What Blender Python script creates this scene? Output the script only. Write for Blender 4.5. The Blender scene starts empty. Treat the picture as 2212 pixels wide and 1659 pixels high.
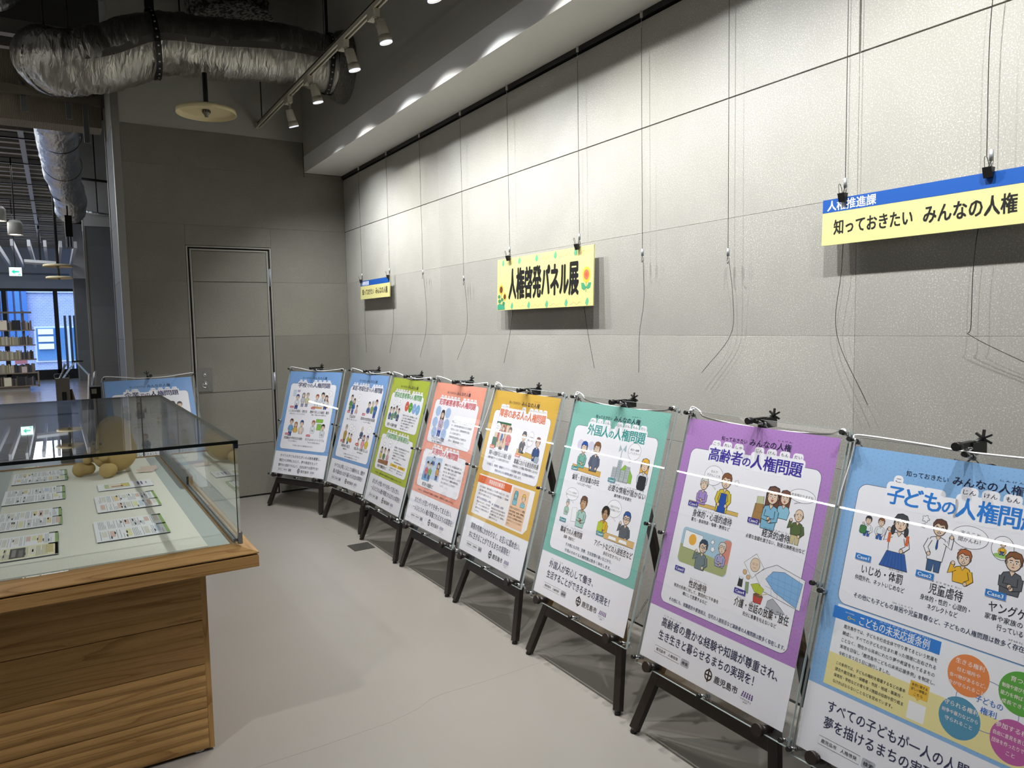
import bpy, bmesh, math, random
from mathutils import Vector, Matrix
random.seed(7)
C = bpy.context.scene.collection
SC = bpy.context.scene
PI = math.pi
R = math.radians

# ---------------------------------------------------------------- camera
cam_d = bpy.data.cameras.new('camera'); cam = bpy.data.objects.new('camera', cam_d); C.objects.link(cam)
cam_d.sensor_fit = 'HORIZONTAL'; cam_d.sensor_width = 36.0
cam_d.lens = 36.0 * 1587.12 / 2212.0
cam_d.clip_start = 0.05; cam_d.clip_end = 200
yaw, pit, rol = R(31.6907), R(-4.6385), R(-1.1099)
F_ = Vector((math.sin(yaw)*math.cos(pit), math.cos(yaw)*math.cos(pit), math.sin(pit)))
R0 = Vector((math.cos(yaw), -math.sin(yaw), 0)); U0 = R0.cross(F_)
Rr = math.cos(rol)*R0 + math.sin(rol)*U0; Uu = -math.sin(rol)*R0 + math.cos(rol)*U0
M = Matrix((Rr, Uu, -F_)).transposed().to_4x4(); M.translation = Vector((-2.25057, -6.43887, 1.42546))
cam.matrix_world = M
SC.camera = cam

# ---------------------------------------------------------------- world, exposure
SC.view_settings.view_transform = 'Standard'; SC.view_settings.look = 'None'
SC.view_settings.gamma = 1.0; SC.view_settings.use_curve_mapping = False
SC.view_settings.exposure = 0.0
SC.cycles.use_denoising = True
SC.cycles.max_bounces = 10; SC.cycles.transparent_max_bounces = 24
SC.cycles.caustics_reflective = False; SC.cycles.caustics_refractive = False
SC.cycles.sample_clamp_indirect = 6.0
wd = bpy.data.worlds.new('world'); SC.world = wd; wd.use_nodes = True
wn = wd.node_tree.nodes; wl = wd.node_tree.links
sky = wn.new('ShaderNodeTexSky'); sky.sky_type = 'NISHITA'; sky.sun_elevation = R(48); sky.sun_rotation = R(200)
sky.sun_disc = False
bg = wn['Background']; wl.new(sky.outputs[0], bg.inputs[0]); bg.inputs[1].default_value = 0.5

def area_light(loc, rot, sx, sy, power, col=(1, 0.97, 0.92)):
    l = bpy.data.lights.new('fill_light', 'AREA'); l.shape = 'RECTANGLE'; l.size = sx; l.size_y = sy
    l.energy = power; l.color = col
    o = bpy.data.objects.new('fill_light', l); C.objects.link(o); o.location = loc; o.rotation_euler = rot
    return o
# unseen area lights added for the hall's general ceiling light
area_light((-3.0, -8.6, 3.8), (0, 0, 0), 2.2, 2.2, 14)
area_light((-5.6, -1.0, 3.8), (0, 0, 0), 2.0, 5.0, 38)
area_light((-5.0, 8.0, 3.8), (0, 0, 0), 2.5, 8.0, 300, (.93, .97, 1))
area_light((-2.6, 12.0, 3.75), (0, 0, 0), .6, 12.0, 90, (.93, .97, 1))
area_light((-9.3, 15.5, 2.4), (0, R(-90), 0), 3.0, 9.0, 90, (.80, .90, 1))     # added bluish fill light on the library ceiling, no window modelled there
def down_spot(loc, to, power, ang, soft=.04, blend=.5):
    l = bpy.data.lights.new('ceiling_spot', 'SPOT'); l.energy = power; l.spot_size = R(ang); l.spot_blend = blend; l.shadow_soft_size = soft
    o = bpy.data.objects.new('ceiling_spot', l); C.objects.link(o); o.location = loc
    o.rotation_euler = (Vector(to)-Vector(loc)).to_track_quat('-Z', 'Y').to_euler(); return o
down_spot((-3.4, -5.1, 3.3), (-1.95, -3.0, .5), 165, 64)          # case and floor, from the left
down_spot((-3.2, -6.6, 3.5), (-1.9, -4.4, .3), 14, 64, .08)      # from behind the camera

# ---------------------------------------------------------------- materials
def lin(h):
    if isinstance(h, str):
        h = h.lstrip('#'); h = ''.join(q*2 for q in h) if len(h) == 3 else h; c = [int(h[i:i+2], 16)/255 for i in (0, 2, 4)]
        return tuple((x/12.92 if x <= .04045 else ((x+.055)/1.055)**2.4) for x in c)
    return tuple(h)
MATS = {}
def mat(name, col, rough=.6, metal=0., spec=.5, emit=None, estr=0.):
    if name in MATS: return MATS[name]
    m = bpy.data.materials.new(name); m.use_nodes = True
    b = m.node_tree.nodes['Principled BSDF']
    b.inputs['Base Color'].default_value = (*lin(col), 1); b.inputs['Roughness'].default_value = rough
    b.inputs['Metallic'].default_value = metal; b.inputs['Specular IOR Level'].default_value = spec
    if emit is not None:
        b.inputs['Emission Color'].default_value = (*lin(emit), 1); b.inputs['Emission Strength'].default_value = estr
    MATS[name] = m; return m
def ink(h):
    return mat('ink_' + h.lstrip('#'), h, .55, 0, .35)
def nodes(m): return m.node_tree.nodes, m.node_tree.links, m.node_tree.nodes['Principled BSDF']
def N(n, t, **k):
    x = n.new(t)
    for a, b in k.items(): setattr(x, a, b)
    return x
def ramp(n, stops):
    r = n.new('ShaderNodeValToRGB'); e = r.color_ramp.elements
    while len(e) < len(stops): e.new(.5)
    for i, (p, c) in enumerate(stops):
        e[i].position = p; e[i].color = (*c, 1) if len(c) == 3 else c
    return r

def cement(name, base, fleck, seed=0.):
    m = mat(name, base, .62, 0, .35); n, l, b = nodes(m)
    tc = N(n, 'ShaderNodeTexCoord'); oi = N(n, 'ShaderNodeObjectInfo')
    v = N(n, 'ShaderNodeTexNoise'); v.inputs['Scale'].default_value = 230; v.inputs['Detail'].default_value = 3; v.inputs['Roughness'].default_value = .6
    c = N(n, 'ShaderNodeTexNoise'); c.inputs['Scale'].default_value = 3.0; c.inputs['Detail'].default_value = 4
    l.new(tc.outputs['Object'], v.inputs['Vector']); l.new(tc.outputs['Object'], c.inputs['Vector'])
    r1 = ramp(n, [(.53, (0, 0, 0)), (.70, (1, 1, 1))]); l.new(v.outputs[0], r1.inputs[0])
    r2 = ramp(n, [(.35, (.45, .45, .45)), (.65, (1, 1, 1))]); l.new(c.outputs[0], r2.inputs[0])
    mu = N(n, 'ShaderNodeMath', operation='MULTIPLY'); l.new(r1.outputs[0], mu.inputs[0]); l.new(r2.outputs[0], mu.inputs[1])
    mx = N(n, 'ShaderNodeMix', data_type='RGBA'); mx.inputs[6].default_value = (*lin(base), 1); mx.inputs[7].default_value = (*lin(fleck), 1)
    l.new(mu.outputs[0], mx.inputs[0])
    # per panel tone
    mr = N(n, 'ShaderNodeMapRange'); mr.inputs[3].default_value = .90; mr.inputs[4].default_value = 1.08; l.new(oi.outputs['Random'], mr.inputs[0])
    big = N(n, 'ShaderNodeMapRange'); big.inputs[3].default_value = .9; big.inputs[4].default_value = 1.1; l.new(c.outputs[0], big.inputs[0])
    m2 = N(n, 'ShaderNodeMath', operation='MULTIPLY'); l.new(mr.outputs[0], m2.inputs[0]); l.new(big.outputs[0], m2.inputs[1])
    hs = N(n, 'ShaderNodeHueSaturation'); l.new(mx.outputs[2], hs.inputs['Color']); l.new(m2.outputs[0], hs.inputs['Value'])
    l.new(hs.outputs[0], b.inputs['Base Color'])
    bp = N(n, 'ShaderNodeBump'); bp.inputs['Strength'].default_value = .12; bp.inputs['Distance'].default_value = .001; l.new(v.outputs[0], bp.inputs['Height']); l.new(bp.outputs[0], b.inputs['Normal'])
    return m
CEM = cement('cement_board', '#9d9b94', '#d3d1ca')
CEMB = cement('cement_board_shaded', '#7d7a70', '#a9a69b')  # same board as the right wall, with the back wall's shade painted in
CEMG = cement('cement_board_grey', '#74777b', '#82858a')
WHITE = mat('white_paint', '#b5b4ab', .7, 0, .3)
def plaster():
    n, l, b = nodes(WHITE)
    v = N(n, 'ShaderNodeTexNoise'); v.inputs['Scale'].default_value = 180; bp = N(n, 'ShaderNodeBump'); bp.inputs['Strength'].default_value = .06
    l.new(v.outputs[0], bp.inputs['Height']); l.new(bp.outputs[0], b.inputs['Normal'])
plaster()
WHITE2 = mat('white_soffit', '#ebeae6', .7, 0, .3)
HALLW = mat('hall_white', '#c9ccd0', .7)
DARK = mat('dark_void', '#1c1b19', .9)
GAP = mat('joint_shadow', '#191715', .9)
BLACK = mat('black_plastic', '#0c0c0c', .45)
BLACKM = mat('black_metal', '#151515', .5, .3)
CHROME = mat('chrome', '#c8c8c8', .15, 1.)
STEEL = mat('galvanised_steel', '#a4a8ac', .45, .5)
ALU = mat('aluminium_trim', '#a7a59f', .4, .6)
CREAM = mat('cream_lamp_enamel', '#c3bcab', .45)
HEATP = mat('yellowed_plate', '#d9cba0', .5)
DWOOD = mat('dark_stained_wood', '#1d1410', .42)
CORD = mat('white_cord', '#e8e8ea', .7)
PAPER = mat('poster_paper', '#eeeef2', .5, 0, .3)
CARD = mat('cream_board', '#d0c988', .6)
FRAMEB = mat('dark_window_frame', '#14161a', .5)
def floor_mat():
    m = mat('resin_floor', '#827d76', .3, 0, .45); n, l, b = nodes(m)
    tc = N(n, 'ShaderNodeTexCoord'); a = N(n, 'ShaderNodeTexNoise'); a.inputs['Scale'].default_value = 1.3; a.inputs['Detail'].default_value = 5
    l.new(tc.outputs['Object'], a.inputs['Vector'])
    r = ramp(n, [(.3, lin('#807b74')), (.7, lin('#85807a'))]); l.new(a.outputs[0], r.inputs[0]); l.new(r.outputs[0], b.inputs['Base Color'])
    return m
FLOOR = floor_mat()
def wood(name, c1, c2, c3, axis='X', sc=1., rough=.45):
    m = mat(name, c1, rough, 0, .35); n, l, b = nodes(m)
    tc = N(n, 'ShaderNodeTexCoord'); mp = N(n, 'ShaderNodeMapping')
    s = {'X': (.5, 11, 11), 'Y': (11, .5, 11), 'Z': (11, 11, .5)}[axis]; mp.inputs['Scale'].default_value = tuple(q*sc for q in s)
    oi = N(n, 'ShaderNodeObjectInfo'); mv = N(n, 'ShaderNodeMath', operation='MULTIPLY'); mv.inputs[1].default_value = 37.
    l.new(oi.outputs['Random'], mv.inputs[0]); cx = N(n, 'ShaderNodeCombineXYZ')
    for i in range(3): l.new(mv.outputs[0], cx.inputs[i])
    l.new(tc.outputs['Object'], mp.inputs['Vector']); ad = N(n, 'ShaderNodeVectorMath', operation='ADD'); l.new(mp.outputs[0], ad.inputs[0]); l.new(cx.outputs[0], ad.inputs[1])
    a = N(n, 'ShaderNodeTexNoise'); a.inputs['Scale'].default_value = 1.1; a.inputs['Detail'].default_value = 2; a.inputs['Distortion'].default_value = .4; l.new(ad.outputs[0], a.inputs['Vector'])
    mm = N(n, 'ShaderNodeMath', operation='MULTIPLY'); mm.inputs[1].default_value = 9; l.new(a.outputs[0], mm.inputs[0])
    fr = N(n, 'ShaderNodeMath', operation='FRACT'); l.new(mm.outputs[0], fr.inputs[0])
    r = ramp(n, [(0., lin(c2)), (.22, lin(c1)), (.72, lin(c1)), (1., lin(c3))]); l.new(fr.outputs[0], r.inputs[0])
    g = N(n, 'ShaderNodeTexNoise'); g.inputs['Scale'].default_value = 9; g.inputs['Detail'].default_value = 4
    m3 = N(n, 'ShaderNodeMapping'); m3.inputs['Scale'].default_value = tuple(q*2.2*sc for q in s); l.new(tc.outputs['Object'], m3.inputs['Vector']); l.new(m3.outputs[0], g.inputs['Vector'])
    mr = N(n, 'ShaderNodeMapRange'); mr.inputs[1].default_value = .3; mr.inputs[2].default_value = .7; mr.inputs[3].default_value = .84; mr.inputs[4].default_value = 1.08; l.new(g.outputs[0], mr.inputs[0])
    hs = N(n, 'ShaderNodeHueSaturation'); l.new(r.outputs[0], hs.inputs['Color']); l.new(mr.outputs[0], hs.inputs['Value']); l.new(hs.outputs[0], b.inputs['Base Color'])
    return m
ASHX = wood('ash_wood_x', '#b38b56', '#91693a', '#a9834e', 'X')
ASHY = wood('ash_wood_y', '#b38b56', '#91693a', '#a9834e', 'Y')
ASHZ = wood('ash_wood_z', '#b38b56', '#91693a', '#a9834e', 'Z')
FWOOD = wood('oak_floor', '#a89a8c', '#8c7c6c', '#9c8d7e', 'X', .6, .22)
def linen():
    m = mat('linen', '#e2e0d6', .85, 0, .2); n, l, b = nodes(m)
    a = N(n, 'ShaderNodeTexNoise'); a.inputs['Scale'].default_value = 260; a.inputs['Detail'].default_value = 2
    tc = N(n, 'ShaderNodeTexCoord'); l.new(tc.outputs['Object'], a.inputs['Vector'])
    r = ramp(n, [(.3, lin('#d8d6ca')), (.7, lin('#e8e6dc'))]); l.new(a.outputs[0], r.inputs[0]); l.new(r.outputs[0], b.inputs['Base Color'])
    return m
LINEN = linen()
TRAY = mat('grey_tray', '#aab0ae', .5)
def foil(name, c, bump=.5, sc=1., rough=.3):
    m = mat(name, c, rough, .95); n, l, b = nodes(m)
    tc = N(n, 'ShaderNodeTexCoord'); mp = N(n, 'ShaderNodeMapping'); mp.inputs['Scale'].default_value = (20*sc, 6*sc, 6*sc); l.new(tc.outputs['Object'], mp.inputs['Vector'])
    a = N(n, 'ShaderNodeTexNoise'); a.inputs['Scale'].default_value = 1.4; a.inputs['Detail'].default_value = 5; a.inputs['Roughness'].default_value = .55; a.inputs['Distortion'].default_value = .8; l.new(mp.outputs[0], a.inputs['Vector'])
    v = N(n, 'ShaderNodeTexVoronoi'); v.inputs['Scale'].default_value = 2.2; l.new(mp.outputs[0], v.inputs['Vector'])
    ad = N(n, 'ShaderNodeMath', operation='ADD'); l.new(a.outputs[0], ad.inputs[0]); ml = N(n, 'ShaderNodeMath', operation='MULTIPLY'); ml.inputs[1].default_value = .35
    l.new(v.outputs['Distance'], ml.inputs[0]); l.new(ml.outputs[0], ad.inputs[1])
    bp = N(n, 'ShaderNodeBump'); bp.inputs['Strength'].default_value = bump; bp.inputs['Distance'].default_value = .03; l.new(ad.outputs[0], bp.inputs['Height']); l.new(bp.outputs[0], b.inputs['Normal'])
    mr = N(n, 'ShaderNodeMapRange'); mr.inputs[3].default_value = rough*.7; mr.inputs[4].default_value = rough*1.5; l.new(a.outputs[0], mr.inputs[0]); l.new(mr.outputs[0], b.inputs['Roughness'])
    return m
FOIL = foil('aluminium_foil', '#b9b6ae', .55)
FOIL2 = foil('aluminium_foil_hall', '#bcc0c6', .5, .7, .32)
def speckle():
    m = mat('speckled_insulation', '#6b6a64', .7); n, l, b = nodes(m)
    a = N(n, 'ShaderNodeTexNoise'); a.inputs['Scale'].default_value = 42; a.inputs['Detail'].default_value = 4; tc = N(n, 'ShaderNodeTexCoord'); l.new(tc.outputs['Object'], a.inputs['Vector'])
    r = ramp(n, [(.44, lin('#1b1a18')), (.54, lin('#8f8d86'))]); l.new(a.outputs[0], r.inputs[0]); l.new(r.outputs[0], b.inputs['Base Color'])
    bp = N(n, 'ShaderNodeBump'); bp.inputs['Strength'].default_value = .8; bp.inputs['Distance'].default_value = .03; l.new(a.outputs[0], bp.inputs['Height']); l.new(bp.outputs[0], b.inputs['Normal'])
    return m
SPECK = speckle()
def ribbed():
    m = mat('ribbed_board', '#a69a88', .75); n, l, b = nodes(m)
    tc = N(n, 'ShaderNodeTexCoord'); w = N(n, 'ShaderNodeTexWave'); w.inputs['Scale'].default_value = 28; l.new(tc.outputs['Object'], w.inputs['Vector'])
    bp = N(n, 'ShaderNodeBump'); bp.inputs['Strength'].default_value = .4; bp.inputs['Distance'].default_value = .01; l.new(w.outputs[0], bp.inputs['Height']); l.new(bp.outputs[0], b.inputs['Normal'])
    return m
RIBBED = ribbed()
def clear(name, tint, f0=.04, edge=None):
    """thin glass: transparent + mirror by angle (Schlick on |N.I|)"""
    m = bpy.data.materials.new(name); m.use_nodes = True; n = m.node_tree.nodes; l = m.node_tree.links; n.clear()
    out = n.new('ShaderNodeOutputMaterial'); g = n.new('ShaderNodeNewGeometry'); d = N(n, 'ShaderNodeVectorMath', operation='DOT_PRODUCT')
    l.new(g.outputs['Normal'], d.inputs[0]); l.new(g.outputs['Incoming'], d.inputs[1])
    ab = N(n, 'ShaderNodeMath', operation='ABSOLUTE'); l.new(d.outputs['Value'], ab.inputs[0])
    su = N(n, 'ShaderNodeMath', operation='SUBTRACT'); su.inputs[0].default_value = 1; l.new(ab.outputs[0], su.inputs[1])
    pw = N(n, 'ShaderNodeMath', operation='POWER'); pw.inputs[1].default_value = 5; l.new(su.outputs[0], pw.inputs[0])
    ma = N(n, 'ShaderNodeMath', operation='MULTIPLY_ADD'); ma.inputs[1].default_value = 1-f0; ma.inputs[2].default_value = f0; l.new(pw.outputs[0], ma.inputs[0])
    t = n.new('ShaderNodeBsdfTransparent'); t.inputs[0].default_value = (*tint, 1); s = n.new('ShaderNodeBsdfGlossy'); s.inputs['Roughness'].default_value = .004; s.inputs[0].default_value = (1, 1, 1, 1)
    mx = n.new('ShaderNodeMixShader'); l.new(ma.outputs[0], mx.inputs[0]); l.new(t.outputs[0], mx.inputs[1]); l.new(s.outputs[0], mx.inputs[2]); l.new(mx.outputs[0], out.inputs[0])
    MATS[name] = m; return m
ACRYL = clear('acrylic', (.99, .99, .99), .035)
ACEDGE = mat('acrylic_edge', '#b9c6c6', .2, 0, .6)
GLASS = clear('case_glass', (.95, .965, .955), .035)
GEDGE = mat('glass_edge_dark', '#0d1211', .15, 0, .6)
GEDGE2 = mat('glass_edge_grey', '#4b4f4b', .2, 0, .6)
WINGL = clear('window_glass', (.93, .96, 1.), .04)
LAMPON = mat('lamp_lens', '#ffffff', .5, 0, .5, '#f4f7ff', 14.)

# ---------------------------------------------------------------- mesh builder
class B:
    def __init__(s): s.v = []; s.f = []; s.m = []; s.sm = []; s.mats = []
    def mi(s, m):
        if m not in s.mats: s.mats.append(m)
        return s.mats.index(m)
    def add(s, vs, fs, m, smooth=False):
        k = len(s.v); i = s.mi(m); s.v += [tuple(v) for v in vs]
        for f in fs: s.f.append([k+j for j in f]); s.m.append(i); s.sm.append(smooth)
        return s
    def box(s, a, b, m, mx=None):
        x0, y0, z0 = [min(p, q) for p, q in zip(a, b)]; x1, y1, z1 = [max(p, q) for p, q in zip(a, b)]
        vs = [Vector(p) for p in ((x0,y0,z0),(x1,y0,z0),(x1,y1,z0),(x0,y1,z0),(x0,y0,z1),(x1,y0,z1),(x1,y1,z1),(x0,y1,z1))]
        if mx is not None: vs = [mx @ v for v in vs]
        return s.add(vs, [(0,3,2,1),(4,5,6,7),(0,1,5,4),(1,2,6,5),(2,3,7,6),(3,0,4,7)], m)
    def bar(s, p, q, w, t, m, up=(0,0,1)):
        """rectangular bar p->q; w across (perp to up), t along up"""
        p = Vector(p); q = Vector(q); d = (q-p).normalized(); up = Vector(up)
        a = d.cross(up)
        if a.length < 1e-5: a = d.cross(Vector((0,1,0)))
        a.normalize(); b = a.cross(d).normalized()
        vs = [e + a*w/2*i + b*t/2*j for e in (p, q) for i, j in ((-1,-1),(1,-1),(1,1),(-1,1))]
        return s.add(vs, [(0,1,2,3),(7,6,5,4),(0,4,5,1),(1,5,6,2),(2,6,7,3),(3,7,4,0)], m)
    def tube(s, pts, r, m, n=8, cap=True, smooth=True):
        pts = [Vector(p) for p in pts]; rs = r if isinstance(r, (list, tuple)) else [r]*len(pts); vs = []; fs = []
        prev = None
        for i, p in enumerate(pts):
            d = (pts[min(i+1, len(pts)-1)] - pts[max(i-1, 0)]).normalized()
            a = prev - d*prev.dot(d) if prev is not None else d.cross(Vector((0,0,1)))
            if a.length < 1e-4: a = d.cross(Vector((0,1,0)))
            if a.length < 1e-4: a = Vector((1,0,0))
            a.normalize(); prev = a; b = d.cross(a)
            for k in range(n): t = 2*PI*k/n; vs.append(p + (a*math.cos(t) + b*math.sin(t))*rs[i])
        for i in range(len(pts)-1):
            for k in range(n): fs.append((i*n+k, i*n+(k+1) % n, (i+1)*n+(k+1) % n, (i+1)*n+k))
        s.add(vs, fs, m, smooth)
        if cap:
            k = len(s.v)-len(vs); j = s.mi(m)
            s.f.append([k+q for q in reversed(range(n))]); s.m.append(j); s.sm.append(False)
            s.f.append([k+len(vs)-n+q for q in range(n)]); s.m.append(j); s.sm.append(False)
        return s
    def lathe(s, prof, m, n=24, mx=None, smooth=True):
        """prof [(r,z)..] about z"""
        vs = []; fs = []
        for r, z in prof:
            for k in range(n): t = 2*PI*k/n; vs.append(Vector((r*math.cos(t), r*math.sin(t), z)))
        if mx is not None: vs = [mx @ v for v in vs]
        for i in range(len(prof)-1):
            for k in range(n): fs.append((i*n+k, i*n+(k+1) % n, (i+1)*n+(k+1) % n, (i+1)*n+k))
        return s.add(vs, fs, m, smooth)
    def ball(s, c, r, m, n=14, mx=None, sq=(1,1,1)):
        vs = []; fs = []; h = n//2
        for i in range(h+1):
            for k in range(n):
                a = PI*i/h; t = 2*PI*k/n
                v = Vector((r*sq[0]*math.sin(a)*math.cos(t), r*sq[1]*math.sin(a)*math.sin(t), r*sq[2]*math.cos(a)))
                if mx is not None: v = mx @ v
                vs.append(v + Vector(c))
        for i in range(h):
            for k in range(n): fs.append((i*n+k, (i+1)*n+k, (i+1)*n+(k+1) % n, i*n+(k+1) % n))
        return s.add(vs, fs, m, True)
    def prism(s, prof, a, b, m, axis=0):
        """extrude a closed 2-D profile along axis from a to b"""
        n = len(prof); vs = []
        for t in (a, b):
            for p in prof:
                vs.append((t, p[0], p[1]) if axis == 0 else ((p[0], t, p[1]) if axis == 1 else (p[0], p[1], t)))
        fs = [tuple(range(n))[::-1], tuple(range(n, 2*n))] + [(i, (i+1) % n, n+(i+1) % n, n+i) for i in range(n)]
        return s.add(vs, fs, m)
    def obj(s, name, parent=None, kind=None, bevel=0):
        me = bpy.data.meshes.new(name); me.from_pydata(s.v, [], s.f)
        for m in s.mats: me.materials.append(m)
        me.polygons.foreach_set('material_index', s.m); me.polygons.foreach_set('use_smooth', s.sm); me.update()
        o = bpy.data.objects.new(name, me); C.objects.link(o)
        if parent is not None: o.parent = parent
        if kind: o['kind'] = kind
        if bevel:
            md = o.modifiers.new('bevel', 'BEVEL'); md.width = bevel; md.segments = 2; md.limit_method = 'ANGLE'; md.angle_limit = R(40)
        return o
def thing(name, label, cat, loc=(0,0,0), rot=(0,0,0), group=None):
    o = bpy.data.objects.new(name, None); C.objects.link(o); o.location = loc; o.rotation_euler = rot; o.empty_display_size = .1
    return tag(o, label, cat, group)
def tag(o, label, cat, group=None):
    o['label'] = label; o['category'] = cat
    if group: o['group'] = group
    return o
def struct(b, name, parent=None, bevel=0):
    o = b.obj(name, parent, None, bevel)
    if parent is None: o['kind'] = 'structure'
    return o
def copy_tree(o, parent=None):
    c = o.copy(); C.objects.link(c); c.parent = parent
    for ch in list(o.children): copy_tree(ch, c)
    return c
def part(b, name, parent, label=None, kind=None, bevel=0):
    o = b.obj(name, parent, kind, bevel)
    if label: o['label'] = label
    return o
def bez(pts, n=6):
    """catmull-rom through points"""
    P = [Vector(p) for p in pts]; P = [P[0]*2-P[1]] + P + [P[-1]*2-P[-2]]; out = []
    for i in range(1, len(P)-2):
        for k in range(n):
            t = k/n; a, b, c, d = P[i-1], P[i], P[i+1], P[i+2]
            out.append(.5*((2*b) + (c-a)*t + (2*a-5*b+4*c-d)*t*t + (3*b-3*c+d-a)*t**3))
    out.append(P[-2]); return out
SPOTW = [125] + [110]*8
# ================================================================ SHELL
K = .455
# floors
b = B(); b.box((-9.5, -11.5, -.12), (.3, 3.6, 0), FLOOR); fl = struct(b, 'floor')
b = B()
b.box((-9.5, 3.6, -.12), (.3, 20.6, -.001), DWOOD); wf = struct(b, 'floor')
SEAM = mat('floor_seam', '#77716a', .6)
for sp in (((-2.6, -4.05), (-1.752, -4.038), (-1.552, -4.036), (-1.309, -4.026), (-1.178, -3.994), (-1.112, -3.956), (-1.058, -3.946), (-.843, -3.951), (-.02, -3.91)), ((-.70, -1.30), (-.60, -2.2), (-.50, -3.1), (-.515, -3.95))):
    q = B(); [q.box((-.0009, 0, 0), (.0009, (Vector(sp[i+1])-Vector(sp[i])).length, .0003), SEAM, Matrix.Translation((*sp[i], 0)) @ Vector((0, 1, 0)).rotation_difference(Vector((*(Vector(sp[i+1])-Vector(sp[i])), 0))).to_matrix().to_4x4()) for i in range(len(sp)-1)]; q.obj('floor_seam', fl)
pl = []
for j in range(74):                                   # oak boards of the library floor, run across the view
    y0 = 3.6 + j*.23
    for i in range(4):
        x0 = -9.5 + i*2.45 - (j % 3)*.7
        q = B(); q.box((max(x0, -9.5)+.002, y0+.002, -.001), (min(x0+2.45, .3)-.002, y0+.228, .004), FWOOD)
        if x0 > -5.2 or (x0+2.45 > -5.2): q.obj('floor_board', wf)
# room envelope
def wallbox(a, c, m, name): return struct(B().box(a, c, m), name)
wallbox((-9.7, -11.5, 0), (-9.5, 20.6, 4.7), HALLW, 'wall_left')
wallbox((-9.7, -11.7, 0), (.3, -11.5, 4.7), HALLW, 'wall_rear')
wallbox((-9.7, -11.7, 4.6), (.6, 20.9, 4.75), DARK, 'ceiling')
wallbox((.3, .75, 0), (.45, 20.9, 4.6), HALLW, 'wall_hall_right')

# ---- right wall: dark backing + cement panels
wr = struct(B().box((.014, -11.5, 0), (.3, 0, 4.6), GAP), 'wall_right')
vj = [0., -1.8946, -4.9612, -7.99, -11.5]
rows = [0, K, 2*K, 3*K, 4*K, 5*K, 6*K]
def panel(x0, x1, z0, z1, parent, axis, d, m, name='wall_panel', g=.0004):
    """panel face lies in plane d; axis 'x' = right wall (spans y), 'y' = back wall (spans x)"""
    q = B(); w = x1-x0; h = z1-z0; ch = .0006; t = .013
    # bevelled-edge slab in local coordinates, origin at its centre
    def pt(a, c, e): return (e, a, c) if axis == 'x' else (a, e, c)
    A, Z = w/2-g, h/2-g
    vs = [pt(-A, -Z, t), pt(A, -Z, t), pt(A, Z, t), pt(-A, Z, t), pt(-A, -Z, ch), pt(A, -Z, ch), pt(A, Z, ch), pt(-A, Z, ch),
          pt(-A+ch, -Z+ch, 0), pt(A-ch, -Z+ch, 0), pt(A-ch, Z-ch, 0), pt(-A+ch, Z-ch, 0)]
    q.add(vs, [(0,1,2,3),(0,4,5,1),(1,5,6,2),(2,6,7,3),(3,7,4,0),(4,8,9,5),(5,9,10,6),(6,10,11,7),(7,11,8,4),(8,11,10,9)], m)
    o = q.obj(name, parent); o.location = pt((x0+x1)/2, (z0+z1)/2, d); return o
for i in range(4):
    for j in range(6):
        z0, z1 = rows[j], rows[j+1]; z0 += .012 if j == 0 else 0
        if j == 4: z1 -= .002
        if j == 5: z0 += .002
        y1 = vj[i] - (.003 if (i == 2 and j == 5) else 0); y0 = vj[i+1] + (.003 if (i == 1 and j == 5) else 0)
        panel(y0, y1, z0, z1, wr, 'x', random.uniform(0, .0008), CEM)
# ---- soffit box + fascia on the right wall
struct(B().box((-.345, -11.5, 2.765), (-.012, 0, 2.90), WHITE2), 'trim_1')
struct(B().box((-.345, -11.5, 2.90), (-.20, 0, 4.6), WHITE), 'wall_fascia')
struct(B().box((-.014, -11.5, 2.738), (.012, 0, 2.762), BLACKM), 'trim_2')     # picture rail
# ---- back wall with door
wb = struct(B().box((-1.74, .014, 0), (.3, .74, 3.02), GAP), 'wall_back')
DX0, DX1, DZ = -1.308, -.676, 2.092
for j in range(7):
    z0, z1 = (rows[j], rows[j+1]) if j < 6 else (2.73, 3.02)
    z0 += .014 if j == 0 else 0
    if z0 >= DZ:
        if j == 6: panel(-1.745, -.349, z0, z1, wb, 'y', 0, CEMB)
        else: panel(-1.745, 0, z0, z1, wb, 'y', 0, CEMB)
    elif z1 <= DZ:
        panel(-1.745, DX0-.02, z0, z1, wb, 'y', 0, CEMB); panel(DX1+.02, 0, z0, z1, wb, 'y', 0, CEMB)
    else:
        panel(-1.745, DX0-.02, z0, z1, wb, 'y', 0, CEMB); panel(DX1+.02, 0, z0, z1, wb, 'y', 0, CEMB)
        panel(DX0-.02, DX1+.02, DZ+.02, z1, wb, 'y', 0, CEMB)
panel(-.345, 0, 2.73, 2.762, wb, 'y', 0, CEMB)
struct(B().box((-1.79, .004, 3.02), (.3, .74, 4.6), WHITE), 'wall_back_upper')
struct(B().box((-1.80, -.004, 0), (-1.745, .05, 3.24), ALU), 'trim_3')            # corner trim
wl_ = struct(B().box((-1.782, .05, 0), (-1.742, .74, 3.02), GAP), 'wall_return')
for j in range(7):
    z0, z1 = (rows[j], rows[j+1]) if j < 6 else (2.73, 3.02)
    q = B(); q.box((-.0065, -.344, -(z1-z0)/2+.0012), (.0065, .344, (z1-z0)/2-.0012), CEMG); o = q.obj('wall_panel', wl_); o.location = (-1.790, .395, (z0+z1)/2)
struct(B().box((-1.803, .735, 0), (-1.74, .765, 3.3), ALU), 'trim_4')
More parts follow.
